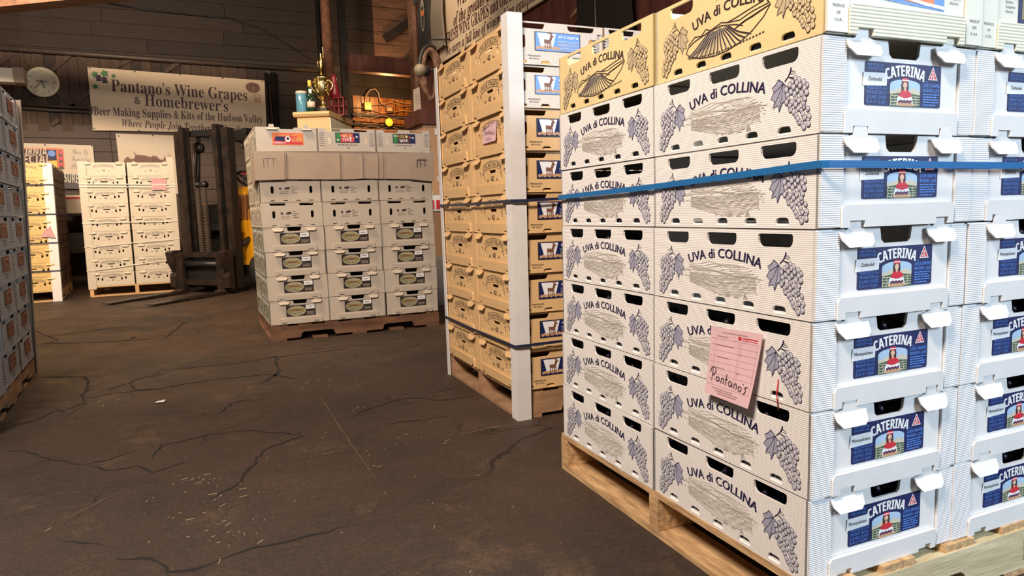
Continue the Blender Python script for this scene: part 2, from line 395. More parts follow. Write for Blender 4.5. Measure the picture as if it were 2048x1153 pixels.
# ------------------------------------------------------------------ crate faces
# every face function: (F, W, H, parts, B) - F maps (s,t,n) to crate space, B is the body builder
def wall(B, F, W_, H, holes, m, th=.005): B.T = F; B.use(m).plate([(0, 0), (W_, 0), (W_, H), (0, H)], holes, -th, 0)
def f_plain(m): return lambda F, W_, H, parts, B: wall(B, F, W_, H, [], m)
def f_long(m, ink, sk, skl, fill, leaf, fan):
    def g(F, W_, H, parts, B):
        holes = [rrect(a*W_, .80*H, b*W_, .955*H, .026*W_, 4, rt=.005) for a, b in ((.11, .275), (.405, .59), (.715, .895))]
        holes += [rrect(a*W_, .035*H, (a+.068)*W_, .125*H, .004, 2, rt=.008) for a in (.132, .296, .457, .627, .797)]
        wall(B, F, W_, H, holes, m)
        A = MB(F); hh = .118*H; R = .40
        for k in range(3): A.use(ink).text('UVA di COLLINA', (.506+.0018*k)*W_, .63*H, .455*W_, hh, 'sans', .0010+.0001*k, 'c', bend=R)
        parts.append(('lettering', A, []))
        A = MB(F); hill_art(A, .23*W_, .13*H, .52*W_, .44*H, sk, skl, fan); parts.append(('vineyard_print', A, []))
        for nm, s0, fl in (('grape_print', .055, True), ('grape_print', .765, False)):
            A = MB(F); grapes_art(A, s0*W_, .07*H, .19*W_, .68*H, fl, fill, leaf, ink if not fan else sk); parts.append((nm, A, []))
    return g
def tab(F, W_, H, s0, s1, m, out=.011, low=.80, neck=.10):
    a, b = s0*W_, s1*W_; c = (a+b)/2; k = (b-a)*.22; top = .965*H
    pts = [(a+.18*(b-a), low*H), (b-.14*(b-a), low*H), (b-.02*(b-a), (low+.05)*H), (b, top), (c+k, top+.005), (c+k*.8, (1+neck)*H), (c-k*.8, (1+neck)*H), (c-k, top+.005), (a, top), (a+.05*(b-a), (low+.07)*H)]
    A = MB(F); A.use(m).plate(pts, (), 0, .003, lambda x, y: .003+max(0, (top-y))/(top-low*H)*out); return A
def bflap(F, W_, H, m, s0, s1, t1, cuts, mlow=None):
    A = MB(F); P = [(s0*W_, 0)]
    for c0, c1 in cuts: P += [(c0*W_, 0), (c0*W_, .075*H), (c1*W_, .075*H), (c1*W_, 0)]
    P += [(s1*W_, 0), (s1*W_, (t1-.05)*H), ((s1-.012)*W_, t1*H), ((s0+.012)*W_, t1*H), (s0*W_, (t1-.05)*H)]
    A.use(m).plate(P, (), .0, .0075, lambda x, y: .0015*y/(t1*H)); return A
def caterina(sticker, smat):
    def lab(F, W_, H, parts):
        s0, t0, w, h = .262*W_, .305*H, .505*W_, .47*H
        A = MB(F); A.use(M['navy']).plate(rrect(s0, t0, s0+w, t0+h, .004), (), .0002, .0008)
        P = lambda a, b: (s0+a*w, t0+b*h); n = .0012
        lb = M['lblue']
        for i, (tx, ww) in enumerate((('NET WT.36 LBS.', .20), ('POIDS NET 16,3kg', .20))): A.use(lb).text(tx, *P(.03, .89-.085*i), ww*w, .055*h, 'sans', n)
        for i, (tx, ww) in enumerate((('PRODUCE OF U.S.A.', .25), ('PRODUIT DES E.U.', .25), ('U.S.NO.1 JUICE', .24), ('E.-U. n\u00ba 1 \u00e0 JUS', .23))): A.text(tx, *P(.03, .37-.105*i), ww*w, .07*h, 'sans', n)
        A.use(M['lblue']).text('BRAND', *P(.755, .60), .06*w, .03*h, 'sans', n)
        A.use(lb).text('JUICE GRAPES', *P(.755, .49), .225*w, .075*h, 'bold', n); A.text('RAISINS \u00e0 JUS', *P(.755, .375), .225*w, .075*h, 'bold', n)
        bars(A, *P(.76, .30), .22*w, 4, .06*h, .028*h, random.Random(2), lb, n); bars(A, *P(.76, .05), .2*w, 1, .06*h, .028*h, random.Random(4), lb, n)
        for dx in (0, .005): A.use(M['wprint']).text('CATERINA', P(.513+dx, 0)[0], P(0, .705)[1], .50*w, .25*h, 'bold', n+.0002+dx*.02, 'c', bend=.15)
        q = [P(.82, .66), P(.95, .66), P(.885, .97)]; A.flat(q, n)
        c = [sum(x[0] for x in q)/3, sum(x[1] for x in q)/3]; A.use(M['redp']).flat([(c[0]+(x-c[0])*.78, c[1]+(y-c[1])*.78) for x, y in q], n+.0002)
        A.use(M['wprint']).text('E', *P(.885, .775), .022*w, .075*h, 'bold', n+.0004, 'c'); A.text('FC', *P(.885, .685), .055*w, .075*h, 'bold', n+.0004, 'c')
        B2 = MB(F); n = .0014
        arch = [P(.315, 0.0), P(.715, 0.0), P(.715, .50)]+[P(.515+.2*math.cos(t), .50+.13*math.sin(t)) for t in [PI*i/10 for i in range(1, 10)]]+[P(.315, .50)]
        B2.use(M['sky']).flat(arch, n)
        B2.use(M['hillp']).flat([P(.315, .25), P(.715, .25), P(.715, .36), P(.64, .44), P(.56, .40), P(.45, .45), P(.38, .38), P(.315, .36)], n+.0001)
        B2.use(M['field']).flat([P(.315, 0.0), P(.715, 0.0), P(.715, .28), P(.60, .31), P(.42, .31), P(.315, .28)], n+.0002)
        for i in range(7): B2.use(M['hillp']).stroke([P(.318+.056*i, .01), P(.335+.056*i, .12), P(.32+.056*i, .20), P(.345+.052*i, .27)], w*.008, n+.0003)
        for i in range(4): B2.stroke([P(.318, .04+.07*i), P(.712, .06+.06*i)], w*.006, n+.0003)
        B2.use(M['hair']).flat([P(.465, .34), P(.555, .34), P(.56, .50), P(.545, .60), P(.475, .60), P(.46, .50)], n+.0004)
        B2.use(M['skin']).disc(*P(.51, .50), .028*w, .07*h, n+.0005); B2.flat([P(.495, .34), P(.525, .34), P(.525, .46), P(.495, .46)], n+.0005)
        B2.use(M['redp']).flat([P(.465, .57), P(.555, .57), P(.55, .66), P(.47, .66)], n+.0006); B2.use(M['wprint']).flat([P(.466, .60), P(.554, .60), P(.553, .625), P(.467, .625)], n+.0007)
        B2.use(M['wprint']).flat([P(.40, .02), P(.62, .02), P(.61, .20), P(.57, .30), P(.45, .30), P(.41, .20)], n+.0005)
        B2.use(M['redp']).flat([P(.43, .24), P(.50, .20), P(.53, .20), P(.60, .24), P(.585, .33), P(.525, .40), P(.512, .34), P(.498, .40), P(.445, .33)], n+.0006)
        B2.use(M['tanp']).flat([P(.43, .01), P(.60, .01), P(.615, .09), P(.415, .09)], n+.0008)
        for i in range(8): B2.use(M['purple']).disc(*P(.435+.022*i, .11+.02*(i % 2)), .014*w, None, n+.0009, 7)
        B2.use(M['skin']).disc(*P(.41, .06), .014*w, None, n+.001, 7); B2.disc(*P(.62, .06), .014*w, None, n+.001, 7)
        C2 = MB(F); y = .44
        C2.use(M['wprint']).plate([P(-.03, y), P(.27, y+.02), P(.275, y+.31), P(-.02, y+.30)], (), .001, .0018)
        C2.use(M['inkb']).text(sticker, *P(.12, y+.12), .24*w if len(sticker) > 9 else .17*w, .085*h, 'sans', .0022, 'c')
        parts.append(('label', A, [('portrait', B2), ('variety_sticker', C2)]))
    def g(F, W_, H, parts, B):
        nt = [(.405*W_, 1.0*H), (.415*W_, .86*H), (.435*W_, .82*H), (.595*W_, .82*H), (.612*W_, .86*H), (.622*W_, 1.0*H)]
        B.T = F; B.use(M['white']).plate([(0, 0), (W_, 0), (W_, H)]+[p for p in nt[::-1]]+[(0, H)], (), -.005, 0)
        for a, b in ((0, .135), (.888, 1)):
            A = MB(F); A.use(smat).plate([(a*W_, .012*H), (b*W_, .012*H), (b*W_, .985*H), (a*W_, .985*H)], (), 0, .005); parts.append(('corner_sleeve', A, []))
        parts.append(('bottom_flap', bflap(F, W_, H, M['white'], .125, .872, .245, ((.175, .27), (.745, .835))), []))
        for a, b in ((.125, .335), (.70, .90)): parts.append(('lock_tab', tab(F, W_, H, a, b, M['white']), []))
        lab(F, W_, H, parts)
    return g
def f_palefront(kind):
    def g(F, W_, H, parts, B):
        wall(B, F, W_, H, [rrect(.41*W_, .8*H, .61*W_, .97*H, .012)], M['pale'])
        for a, b, tx in ((0, .125, 'PRODUCE'), (.888, 1, 'PRODUIT')):
            A = MB(F); A.use(M['pale']).plate([(a*W_, .012*H), (b*W_, .012*H), (b*W_, .985*H), (a*W_, .985*H)], (), 0, .005)
            c = (a+b)/2*W_
            for i, t in enumerate((tx, 'OF' if tx[-1] == 'E' else 'DES', 'U.S.A.' if tx[-1] == 'E' else '\u00c9.-U.A.')): A.use(M['ink']).text(t, c, (.26-.07*i)*H, .07*W_ if i == 0 else None, .03*H, 'sans', .0056, 'c')
            parts.append(('corner_sleeve', A, []))
        parts.append(('bottom_flap', bflap(F, W_, H, M['pale_rib'], .125, .872, .30, ((.175, .27), (.745, .835))), []))
        for a, b in ((.125, .335), (.70, .90)): parts.append(('lock_tab', tab(F, W_, H, a, b, M['pale']), []))
        A = MB(F); x0, y0, w, h = .30*W_, .36*H, .44*W_, .46*H
        if kind == 0:
            A.use(M['lblue']).plate([(x0, y0+.1*h), (x0+.5*w, y0+.03*h), (x0+w, y0-.02*h), (x0+w, y0+h), (x0, y0+h)], (), 0, .001)
            A.use(M['orange']).flat([(x0+.12*w, y0+.2*h), (x0+.5*w, y0+.1*h), (x0+.85*w, y0+.05*h), (x0+.8*w, y0+.8*h), (x0+.2*w, y0+.8*h)], .0014)
            A.use(M['wprint']).stroke([(x0, y0+.2*h), (x0+.2*w, y0+.12*h), (x0+.4*w, y0+.2*h), (x0+.7*w, y0+.10*h), (x0+w, y0+.05*h)], .006, .0018)
        else:
            A.use(M['navy']).plate([(x0, y0-.05*h), (x0+w, y0-.05*h), (x0+w, y0+h), (x0, y0+h)], (), 0, .001)
            A.use(M['olive']).flat([(x0+.06*w, y0+.05*h), (x0+.94*w, y0+.05*h), (x0+.94*w, y0+.9*h), (x0+.06*w, y0+.9*h)], .0014)
            for i in range(30): A.use(M['yel'] if i % 2 else M['green']).disc(x0+(.12+.15*(i % 6))*w, y0+(.15+.16*(i//6))*h, .035*w, None, .0016+.0001*(i % 3), 8)
        parts.append(('label', A, []))
        A = MB(F)
        for sx in (.20, .78):
            for i, t in enumerate(('Chenin', 'Burger', 'Barbera', 'Carignane', 'Alicante')):
                A.use(M['ink']).text(t, sx*W_, (.66-.055*i)*H, None, .03*H, 'sans', .001)
        parts.append(('lettering', A, []))
    return g
def f_ribbon(m, num, flap=True, tabm=None, seam=True):
    """end face with arched UVA di COLLINA ribbon, oval slots and a number"""
    tabm = tabm or m
    def g(F, W_, H, parts, B):
        holes = [rrect((s-.019)*W_, a*H, (s+.019)*W_, (a+.19)*H, .018*W_, 3) for s, a in ((.20, .44), (.29, .38), (.72, .38), (.81, .44))]
        holes.append(rrect(.44*W_, .56*H, .60*W_, .64*H, .03*H, 3))
        wall(B, F, W_, H, holes, m)
        A = MB(F); c = .52*W_
        A.use(M['inkb']).text('UVA di COLLINA', c, .735*H, .44*W_, .11*H, 'serifb', .0010, 'c', bend=.34)
        for dy, ww in ((.70, .25), (.875, .22)):
            A.stroke([(c+.34*math.sin(t)*1.0, dy*H+.34*(math.cos(t)-1)) for t in [(-ww*W_+2*ww*W_*i/10)/.34 for i in range(11)]], .0016, .0010)
        A.text(num, c, .35*H, None, .13*H, 'bold', .0010, 'c'); A.text('NET', c-.11*W_, .35*H, None, .05*H, 'bold', .0010, 'c'); A.text('LBS', c+.11*W_, .35*H, None, .05*H, 'bold', .0010, 'c')
        parts.append(('lettering', A, []))
        if flap: parts.append(('bottom_flap', bflap(F, W_, H, m, .10, .90, .25, ((.12, .2), (.80, .88))), []))
        for a, b in ((.07, .25), (.76, .94)): parts.append(('lock_tab', tab(F, W_, H, a, b, tabm, .012, .84, .07), []))
        for a, b in ((0, .055), (.945, 1)):
            A = MB(F); A.use(m).plate([(a*W_, 0), (b*W_, 0), (b*W_, H*.99), (a*W_, H*.99)], (), 0, .003); parts.append(('corner_fold', A, []))
    return g
def trap(x0, x1, y0, y1, k): return [(x0+k, y0), (x1-k, y0), (x1-k*.3, y0+(y1-y0)*.3), (x1, y1), (x0, y1), (x0+k*.3, y0+(y1-y0)*.3)]
def f_goat(m, rib, blue=False):
    def g(F, W_, H, parts, B):
        holes = [trap(.06*W_, .36*W_, .84*H, .965*H, .03*W_), trap(.60*W_, .90*W_, .84*H, .965*H, .03*W_)]
        holes += [rrect((s-.025)*W_, .38*H, (s+.025)*W_, .69*H, .024*W_, 3) for s in (.13, .86)]
        holes += [rrect(a*W_, .02*H, (a+.10)*W_, .10*H, .002, 3, rt=.010) for a in (.07, .31, .60, .83)]
        wall(B, F, W_, H, holes, rib)
        A = MB(F); x0, y0, w, h = .25*W_, .33*H, .49*W_, .45*H
        A.use(M['dkpr']).plate([(x0, y0), (x0+w, y0), (x0+w, y0+h), (x0, y0+h)], (), 0, .0015)
        P = lambda a, b: (x0+a*w, y0+b*h); n = .002
        A.use(M['navy'] if not blue else M['lblue']).flat([P(.02, .03), P(.98, .03), P(.98, .97), P(.02, .97)], n)  # brighter blue puts daylight on the top rows into the label
        A.use(M['wprint']).flat([P(.14, .15), P(.38, .15), P(.46, .93), P(.06, .93)], n+.0002)
        for i in range(9): A.use(M['tanp']).disc(*P(.06+.055*i, .16+.04*(i % 2)), .035*w, .09*h, n+.0003+.0001*(i % 3), 8)
        A.use(M['brownp']).flat([P(.20, .42), P(.34, .40), P(.36, .62), P(.30, .60), P(.20, .62)], n+.0006)
        for lx in (.21, .26, .30, .335): A.flat([P(lx, .16), P(lx+.02, .16), P(lx+.02, .45), P(lx, .45)], n+.0006)
        A.flat([P(.31, .58), P(.37, .58), P(.38, .80), P(.33, .80)], n+.0006); A.flat([P(.33, .74), P(.42, .74), P(.39, .84), P(.34, .86)], n+.0007)
        A.stroke([P(.36, .84), P(.33, .93), P(.27, .96)], w*.02, n+.0007); A.stroke([P(.37, .84), P(.37, .93), P(.33, .98)], w*.02, n+.0007)
        A.use(M['wprint']).text("O'Capro", *P(.52, .72), .44*w, .14*h, 'sansbi', n+.0006)
        for i in range(6): A.use(M['sky'] if i % 2 else M['tanp']).stroke([P(.50, .1+.09*i), P(.65, .13+.09*i), P(.8, .08+.09*i), P(.97, .12+.09*i)], h*.03, n+.0003)
        parts.append(('label', A, []))
        A = MB(F); rnd = random.Random(9)
        for sx in (.045, .93):
            for i in range(8):
                yy = (.78-.07*i)*H; q = .008; xx = sx*W_+(.02 if i in (0, 7) else 0)
                A.use(M['inkb']).stroke([(xx, yy), (xx+q, yy), (xx+q, yy+q), (xx, yy+q)], .0012, .001, True)
                if i not in (1,): bars(A, xx-.022 if sx < .5 else xx-.02, yy+.001, .018, 1, .1, .005, rnd, M['inkb'])
        A.use(M['inkb']).text('PRODUCE', .24*W_, .19*H, .13*W_, .035*H, 'bold', .001, 'c'); A.text('OF U.S.A.', .24*W_, .125*H, .10*W_, .035*H, 'bold', .001, 'c')
        A.text('PRODUIT', .72*W_, .19*H, .13*W_, .035*H, 'bold', .001, 'c'); A.text('DES E.U.', .72*W_, .125*H, .10*W_, .035*H, 'bold', .001, 'c')
        parts.append(('lettering', A, []))
    return g
def f_oval(m):
    def g(F, W_, H, parts, B):
        B.T = F; nt = [(.39*W_, H), (.40*W_, .87*H), (.415*W_, .84*H), (.60*W_, .84*H), (.615*W_, .87*H), (.625*W_, H)]
        B.use(m).plate([(0, 0), (W_, 0), (W_, H)]+nt[::-1]+[(0, H)], (), -.005, 0)
        A = MB(F); x0, y0, w, h = .27*W_, .30*H, .49*W_, .47*H; P = lambda a, b: (x0+a*w, y0+b*h)
        A.use(M['dkpr']).plate([P(0, 0), P(1, 0), P(1, 1), P(0, 1)], (), 0, .001)
        A.use(M['olive']).disc(*P(.35, .49), .31*w, .42*h, .0015, 20); A.use(M['sketchl']).ring(*P(.35, .49), .31*w, .42*h, .003, .0017, 20)
        for i in range(9): A.use(M['field'] if i % 2 else M['hillp']).stroke([P(.35+.01*(i-4), .45), P(.35+.06*(i-4), .14+.02*abs(i-4))], .003, .0018)
        A.use(M['brownp']).disc(*P(.35, .55), .17*w, .07*h, .0019, 12); A.use(M['hillp']).text('ANGELITO', *P(.35, .70), .44*w, .13*h, 'serifb', .002, 'c')
        A.use(M['sketch']); bars(A, *P(.70, .30), .26*w, 3, .09*h, .04*h, random.Random(3), M['sketch'], .0015)
        C2 = MB(F); C2.use(M['wprint']).plate([P(.67, .60), P(.97, .62), P(.97, .98), P(.67, .96)], (), .001, .0018); bars(C2, *P(.72, .76), .18*w, 1, 1, .06*h, random.Random(1), M['inkb'], .0022)
        parts.append(('label', A, [('variety_sticker', C2)]))
        parts.append(('bottom_flap', bflap(F, W_, H, m, .14, .87, .22, ((.19, .27), (.73, .81))), []))
        for a, b in ((.14, .33), (.69, .87)): parts.append(('lock_tab', tab(F, W_, H, a, b, m, .010, .84, .06), []))
    return g
def f_slots(m, lab):
    def g(F, W_, H, parts, B):
        holes = [trap(.14*W_, .40*W_, .88*H, .975*H, .02*W_), trap(.62*W_, .86*W_, .88*H, .975*H, .02*W_)]
        holes += [rrect((s-.024)*W_, .36*H, (s+.024)*W_, .66*H, .023*W_, 3) for s in (.20, .83)]
        holes += [rrect(a*W_, .02*H, (a+.08)*W_, .085*H, .002, 3, rt=.006) for a in (.16, .37, .58, .79)]
        wall(B, F, W_, H, holes, m)
        if lab == 0:
            A = MB(F)
            for i, (x, rx) in enumerate(((.33, .022), (.38, .02), (.43, .035), (.46, .03))): A.use(M['inkb'] if i != 1 else M['sketchl']).disc(x*W_, (.56+.02*(i % 2))*H, rx*W_, .045*H, .001+.0001*i, 10)
            rnd = random.Random(3)
            bars(A, .32*W_, .42*H, .15*W_, 2, .07*H, .015*H, rnd, M['inkb'])
            bars(A, .51*W_, .62*H, .05*W_, 1, 1, .02*H, rnd, M['inkb']); bars(A, .51*W_, .53*H, .11*W_, 1, 1, .02*H, rnd, M['inkb']); bars(A, .51*W_, .45*H, .06*W_, 1, 1, .02*H, rnd, M['inkb']); bars(A, .51*W_, .37*H, .13*W_, 1, 1, .02*H, rnd, M['inkb'])
            parts.append(('lettering', A, []))
        else:
            A = MB(F); x0, y0, w, h = .30*W_, .42*H, .42*W_, .42*H; P = lambda a, b: (x0+a*w, y0+b*h); rnd = random.Random(lab)
            A.use(M['dkpr']).plate(rrect(x0, y0, x0+w, y0+h, .004), (), 0, .001)
            A.use(M['redp'] if lab == 1 else M['maroon']).flat([P(.03, .06), P(.97, .06), P(.97, .94), P(.03, .94)], .0014)
            A.use(M['green']).flat([P(.03, .06), P(.20, .06), P(.25, .94), P(.03, .94)], .0016); A.use(M['navy']).flat([P(.78, .06), P(.97, .06), P(.97, .94), P(.72, .94)], .0016)
            A.use(M['yel']).text('OLD', *P(.48, .58), .34*w, .3*h, 'serifb', .002, 'c', bend=.2); A.use(M['wprint']).text('VINE', *P(.48, .16), .4*w, .3*h, 'serifb', .002, 'c')
            for i in range(7): A.use(M['orange'] if i % 2 else M['wprint']).disc(*P(.1+.13*i, rnd.uniform(.2, .8)), .05*w, .08*h, .0018, 7)
            parts.append(('label', A, []))
            A = MB(F)
            for sx in (.03, .89): bars(A, sx*W_, .80*H, .09*W_, 7, .085*H, .02*H, rnd, M['inkb'])
            bars(A, .34*W_, .32*H, .34*W_, 1, 1, .025*H, rnd, M['inkb']); A.use(M['inkb']).text('12', .51*W_, .18*H, None, .07*H, 'bold', .001, 'c')
            parts.append(('lettering', A, []))
    return g
def f_orange(m):
    def g(F, W_, H, parts, B):
        B.T = F; nt = [(.39*W_, H), (.41*W_, .93*H), (.61*W_, .93*H), (.63*W_, H)]
        B.use(m).plate([(0, 0), (W_, 0), (W_, H)]+nt[::-1]+[(0, H)], [rrect(.2*W_, .02*H, .27*W_, .08*H, .002), rrect(.76*W_, .02*H, .83*W_, .08*H, .002)], -.005, 0)
        A = MB(F); x0, y0, w, h = .27*W_, .30*H, .50*W_, .48*H; P = lambda a, b: (x0+a*w, y0+b*h)
        A.use(M['orange']).plate([P(0, 0), P(1, 0), P(1, 1), P(0, 1)], (), 0, .001)
        A.use(M['redp']).flat([P(.03, .05), P(.6, .05), P(.97, .05), P(.97, .2), P(.7, .95), P(.28, .95), P(.2, .6), P(.03, .5)], .0014)
        A.use(M['navy']).flat([P(.08, .35), P(.40, .30), P(.40, .68), P(.1, .68)], .0016); A.use(M['wprint']).disc(*P(.50, .48), .09*w, .25*h, .0018, 14); A.use(M['hair']).disc(*P(.50, .52), .05*w, .14*h, .002, 10)
        A.use(M['yel']).text('GOLD', *P(.78, .25), .3*w, .35*h, 'serifb', .002, 'c'); A.text('COOLEST OLD', *P(.5, .75), .5*w, .14*h, 'bold', .002, 'c', bend=.3); A.use(M['wprint']).text('FAMILY', *P(.24, .10), .4*w, .14*h, 'bold', .002, 'c')
        parts.append(('label', A, []))
        for a, b in ((.16, .37), (.72, .92)): parts.append(('lock_tab', tab(F, W_, H, a, b, m, .010, .90, .12), []))
    return g
def f_brownlabel(m, lm):
    def g(F, W_, H, parts, B):
        holes = [trap(.10*W_, .34*W_, .86*H, .97*H, .02*W_), trap(.62*W_, .88*W_, .86*H, .97*H, .02*W_)]
        holes += [[(a*W_, .02*H), ((a+.07)*W_, .02*H), ((a+.09)*W_, .10*H), ((a+.03)*W_, .10*H)] for a in (.06, .30, .56, .82)]
        holes.append(rrect(.205*W_, .34*H, .235*W_, .60*H, .004))
        wall(B, F, W_, H, holes, m)
        A = MB(F); x0, y0, w, h = .32*W_, .34*H, .42*W_, .46*H; P = lambda a, b: (x0+a*w, y0+b*h); rnd = random.Random(2)
        A.use(M['dkpr']).plate([P(0, 0), P(1, 0), P(1, 1), P(0, 1)], (), 0, .0015)
        A.use(lm).flat([P(.06, .06), P(.94, .06), P(.94, .94), P(.06, .94)], .002)
        for i in range(22): A.use((M['tanp'], M['redp'], M['maroon'])[i % 3]).disc(*P(rnd.uniform(.2, .8), rnd.uniform(.15, .85)), .08*w, .05*h, .0022+.0001*i, 7)
        parts.append(('label', A, []))
        A = MB(F); bars(A, .36*W_, .26*H, .34*W_, 1, 1, .02*H, rnd, M['ink']); bars(A, .46*W_, .22*H, .16*W_, 4, .035*H, .012*H, rnd, M['ink'])
        for sx in (.02, .90): bars(A, sx*W_, .82*H, .07*W_, 8, .09*H, .03*H, rnd, M['inkb'])
        parts.append(('lettering', A, []))
    return g

# ------------------------------------------------------------------ crates
def crate_proto(w, d, h, body, front=None, left=None, right=None, grapes=False):
    B = MB(); parts = []
    B.use(body).box((.004, .004, .003), (w-.004, d-.004, .009))
    faces = {'f': Matrix(((1, 0, 0, 0), (0, 0, -1, 0), (0, 1, 0, 0), (0, 0, 0, 1))),
             'l': Matrix(((0, 0, -1, 0), (-1, 0, 0, d), (0, 1, 0, 0), (0, 0, 0, 1))),
             'r': Matrix(((0, 0, 1, w), (1, 0, 0, 0), (0, 1, 0, 0), (0, 0, 0, 1))),
             'b': Matrix(((-1, 0, 0, w), (0, 0, 1, d), (0, 1, 0, 0), (0, 0, 0, 1)))}
    for k, fn, L_ in (('f', front, w), ('l', left, d), ('r', right, d), ('b', None, w)):
        (fn or f_plain(body))(faces[k], L_, h, parts, B)
    if grapes:
        A = MB(); rnd = random.Random(1); A.use(M['grape'])
        for i in range(150):
            zt, zb = (.45, .25) if grapes == 'low' else (.84, .45)
            if rnd.random() < .5: c = (rnd.uniform(.02, .05), rnd.uniform(.03, d-.03), rnd.uniform(zb, zt)*h)
            else: c = (rnd.uniform(.03, w-.03), rnd.uniform(.02, .06), rnd.uniform(zb, zt)*h)
            r = .009
            A.lathe([(.001, -r), (r*.8, -r*.6), (r, 0), (r*.8, r*.6), (.001, r)], c, 6)
        A.box((.008, .008, .01), (w-.008, d-.008, h*(.3 if grapes == 'low' else .5))); parts.append(('grapes', A, [], 'stuff'))
    pr = [('body', B.mesh('body'), [], None)]
    for p in parts: pr.append((p[0], p[1].mesh(p[0]), [(a, b.mesh(a)) for a, b in p[2]], p[3] if len(p) > 3 else None))
    return pr
def put_crate(pr, loc, rz, label, group, name='grape_crate'):
    t = thing(name, label, 'crate', loc, rz, group)
    for nm, me, subs, kind in pr:
        o = place(me, nm, t)
        if kind: o['kind'] = kind
        for a, b in subs: place(b, a, o)
    return t
class Stack:
    def __init__(s, ox, oy, dy, lu, lv, h, z0, lx, ly, n):
        s.__dict__.update(locals())
        s.dy = math.radians(dy)
    def pt(s, a, b, z):   # a pitches away, b pitches to the right, height z
        c, q = math.cos(s.dy), math.sin(s.dy)
        return Vector((s.ox+c*s.lv*b-q*s.lu*a+s.lx*z, s.oy+q*s.lv*b+c*s.lu*a+s.ly*z, z))
    def at(s, a, b, r):
        z = s.z0+s.h*r; p = s.pt(a, b, z)
        j = random.Random(int(a*97+b*31+r*7)); return (p.x+j.uniform(-.002, .002), p.y+j.uniform(-.002, .002), z)
    def rz(s, r): return s.dy+math.radians(random.Random(r*13+int(s.ox*10)).uniform(-.35, .35))
def rowname(r, n):
    o = ['', 'second', 'third', 'fourth', 'fifth', 'sixth']
    if r == 0: return 'bottom'
    if r == n-1: return 'top'
    return (o[r]+' from bottom') if r <= (n-1)//2 else (o[n-1-r]+' from top')

def pallet(st, w, d, along, mats, label, lead='stringer', nstr=3, ntop=7, z=None, oh=(.0, .0), notch=True):
    """wooden pallet with its corner at the stack corner; stringers run along 'x' or 'y'"""
    z = z or st.z0; t = thing('wooden_pallet', label, 'pallet', st.pt(0, 0, 0), st.dy)
    t.location.z = 0; bt = .016; zs0, zs1 = bt, z-bt
    X0, X1, Y0, Y1 = -oh[0], w+oh[0], -oh[1], d+oh[1]
    sl, cw = (X1-X0, Y1-Y0) if along == 'x' else (Y1-Y0, X1-X0)
    sw = .038
    def put(nm, mb): 
        o = mb.build(nm, t); return o
    # local frame: p along stringer, q across
    def T(pq):
        p, q, zz = pq
        return (X0+p, Y0+q, zz) if along == 'x' else (X0+q, Y0+p, zz)
    F = Matrix(((1, 0, 0, X0), (0, 0, -1, Y0), (0, 1, 0, 0), (0, 0, 0, 1))) if along == 'x' else Matrix(((0, 0, 1, X0), (1, 0, 0, Y0), (0, 1, 0, 0), (0, 0, 0, 1)))
    for i in range(nstr):
        q = (cw-sw)*i/(nstr-1); nh = .45*(zs1-zs0)
        P = [(0, zs0)]
        if notch:
            for a, b in ((.16, .36), (.64, .84)): P += [(a*sl, zs0), (a*sl+.012, zs0+nh*.8), (a*sl+.025, zs0+nh), (b*sl-.025, zs0+nh), (b*sl-.012, zs0+nh*.8), (b*sl, zs0)]
        P += [(sl, zs0), (sl, zs1), (0, zs1)]
        A = MB(F); A.use(mats[0] if i == 0 else mats[1])
        if along == 'x': A.plate(P, (), -q-sw, -q)
        else: A.plate(P, (), q, q+sw)
        put('stringer', A)
    rnd = random.Random(int(w*100))
    for i in range(ntop):
        bw = .09 if i else .11; p = (sl-.11)*i/(ntop-1) if i < ntop-1 else sl-.10
        e0, e1 = rnd.uniform(0, .006), rnd.uniform(0, .006)
        A = MB(); a, b = T((p, -.0+e0, zs1)), T((p+bw, cw-e1, z-.0005))
        A.use(mats[1]).box(tuple(min(x, y) for x, y in zip(a, b)), tuple(max(x, y) for x, y in zip(a, b))); put('deck_board', A)
    for i in range(5):
        bw = .10; p = (sl-bw)*i/4
        A = MB(); a, b = T((p, 0, .001)), T((p+bw, cw, zs0))
        A.use(mats[1]).box(tuple(min(x, y) for x, y in zip(a, b)), tuple(max(x, y) for x, y in zip(a, b))); put('bottom_board', A)
    return t

def post(name, st, a, b, z0, z1, legs, label, m, group='cardboard corner posts', leg=.045, dirs=(1, 1)):
    """L-shaped cardboard edge protector round the outer corner of a stack (dirs: which way the legs run)"""
    T = MB(); th = .004; dx, dy = dirs; N = 6
    t = thing('corner_post', label, 'corner post', st.pt(a, b, z0), st.dy, group)
    base = st.pt(a, b, z0)
    for k in range(N):
        za, zb = z0+(z1-z0)*k/N, z0+(z1-z0)*(k+1)/N
        la = Vector((st.lx*(za-z0), st.ly*(za-z0))); lb = Vector((st.lx*(zb-z0), st.ly*(zb-z0)))
        o = .010
        prof = [(-dx*o, -dy*o), (dx*leg, -dy*o), (dx*leg, -dy*(o-th)), (-dx*(o-th), -dy*(o-th)), (-dx*(o-th), dy*leg), (-dx*o, dy*leg)]
        if dx*dy < 0: prof = prof[::-1]
        v = [(x+la.x, y+la.y, za-z0) for x, y in prof]+[(x+lb.x, y+lb.y, zb-z0) for x, y in prof]
        fs = [(i, (i+1) % 6, 6+(i+1) % 6, 6+i) for i in range(6)]
        if k == 0: fs += [(3, 2, 1, 0), (5, 4, 3, 0)]
        if k == N-1: fs += [(6, 7, 8, 9), (6, 9, 10, 11)]
        T.use(m).add(v, fs)
    T.build('board', t); return t

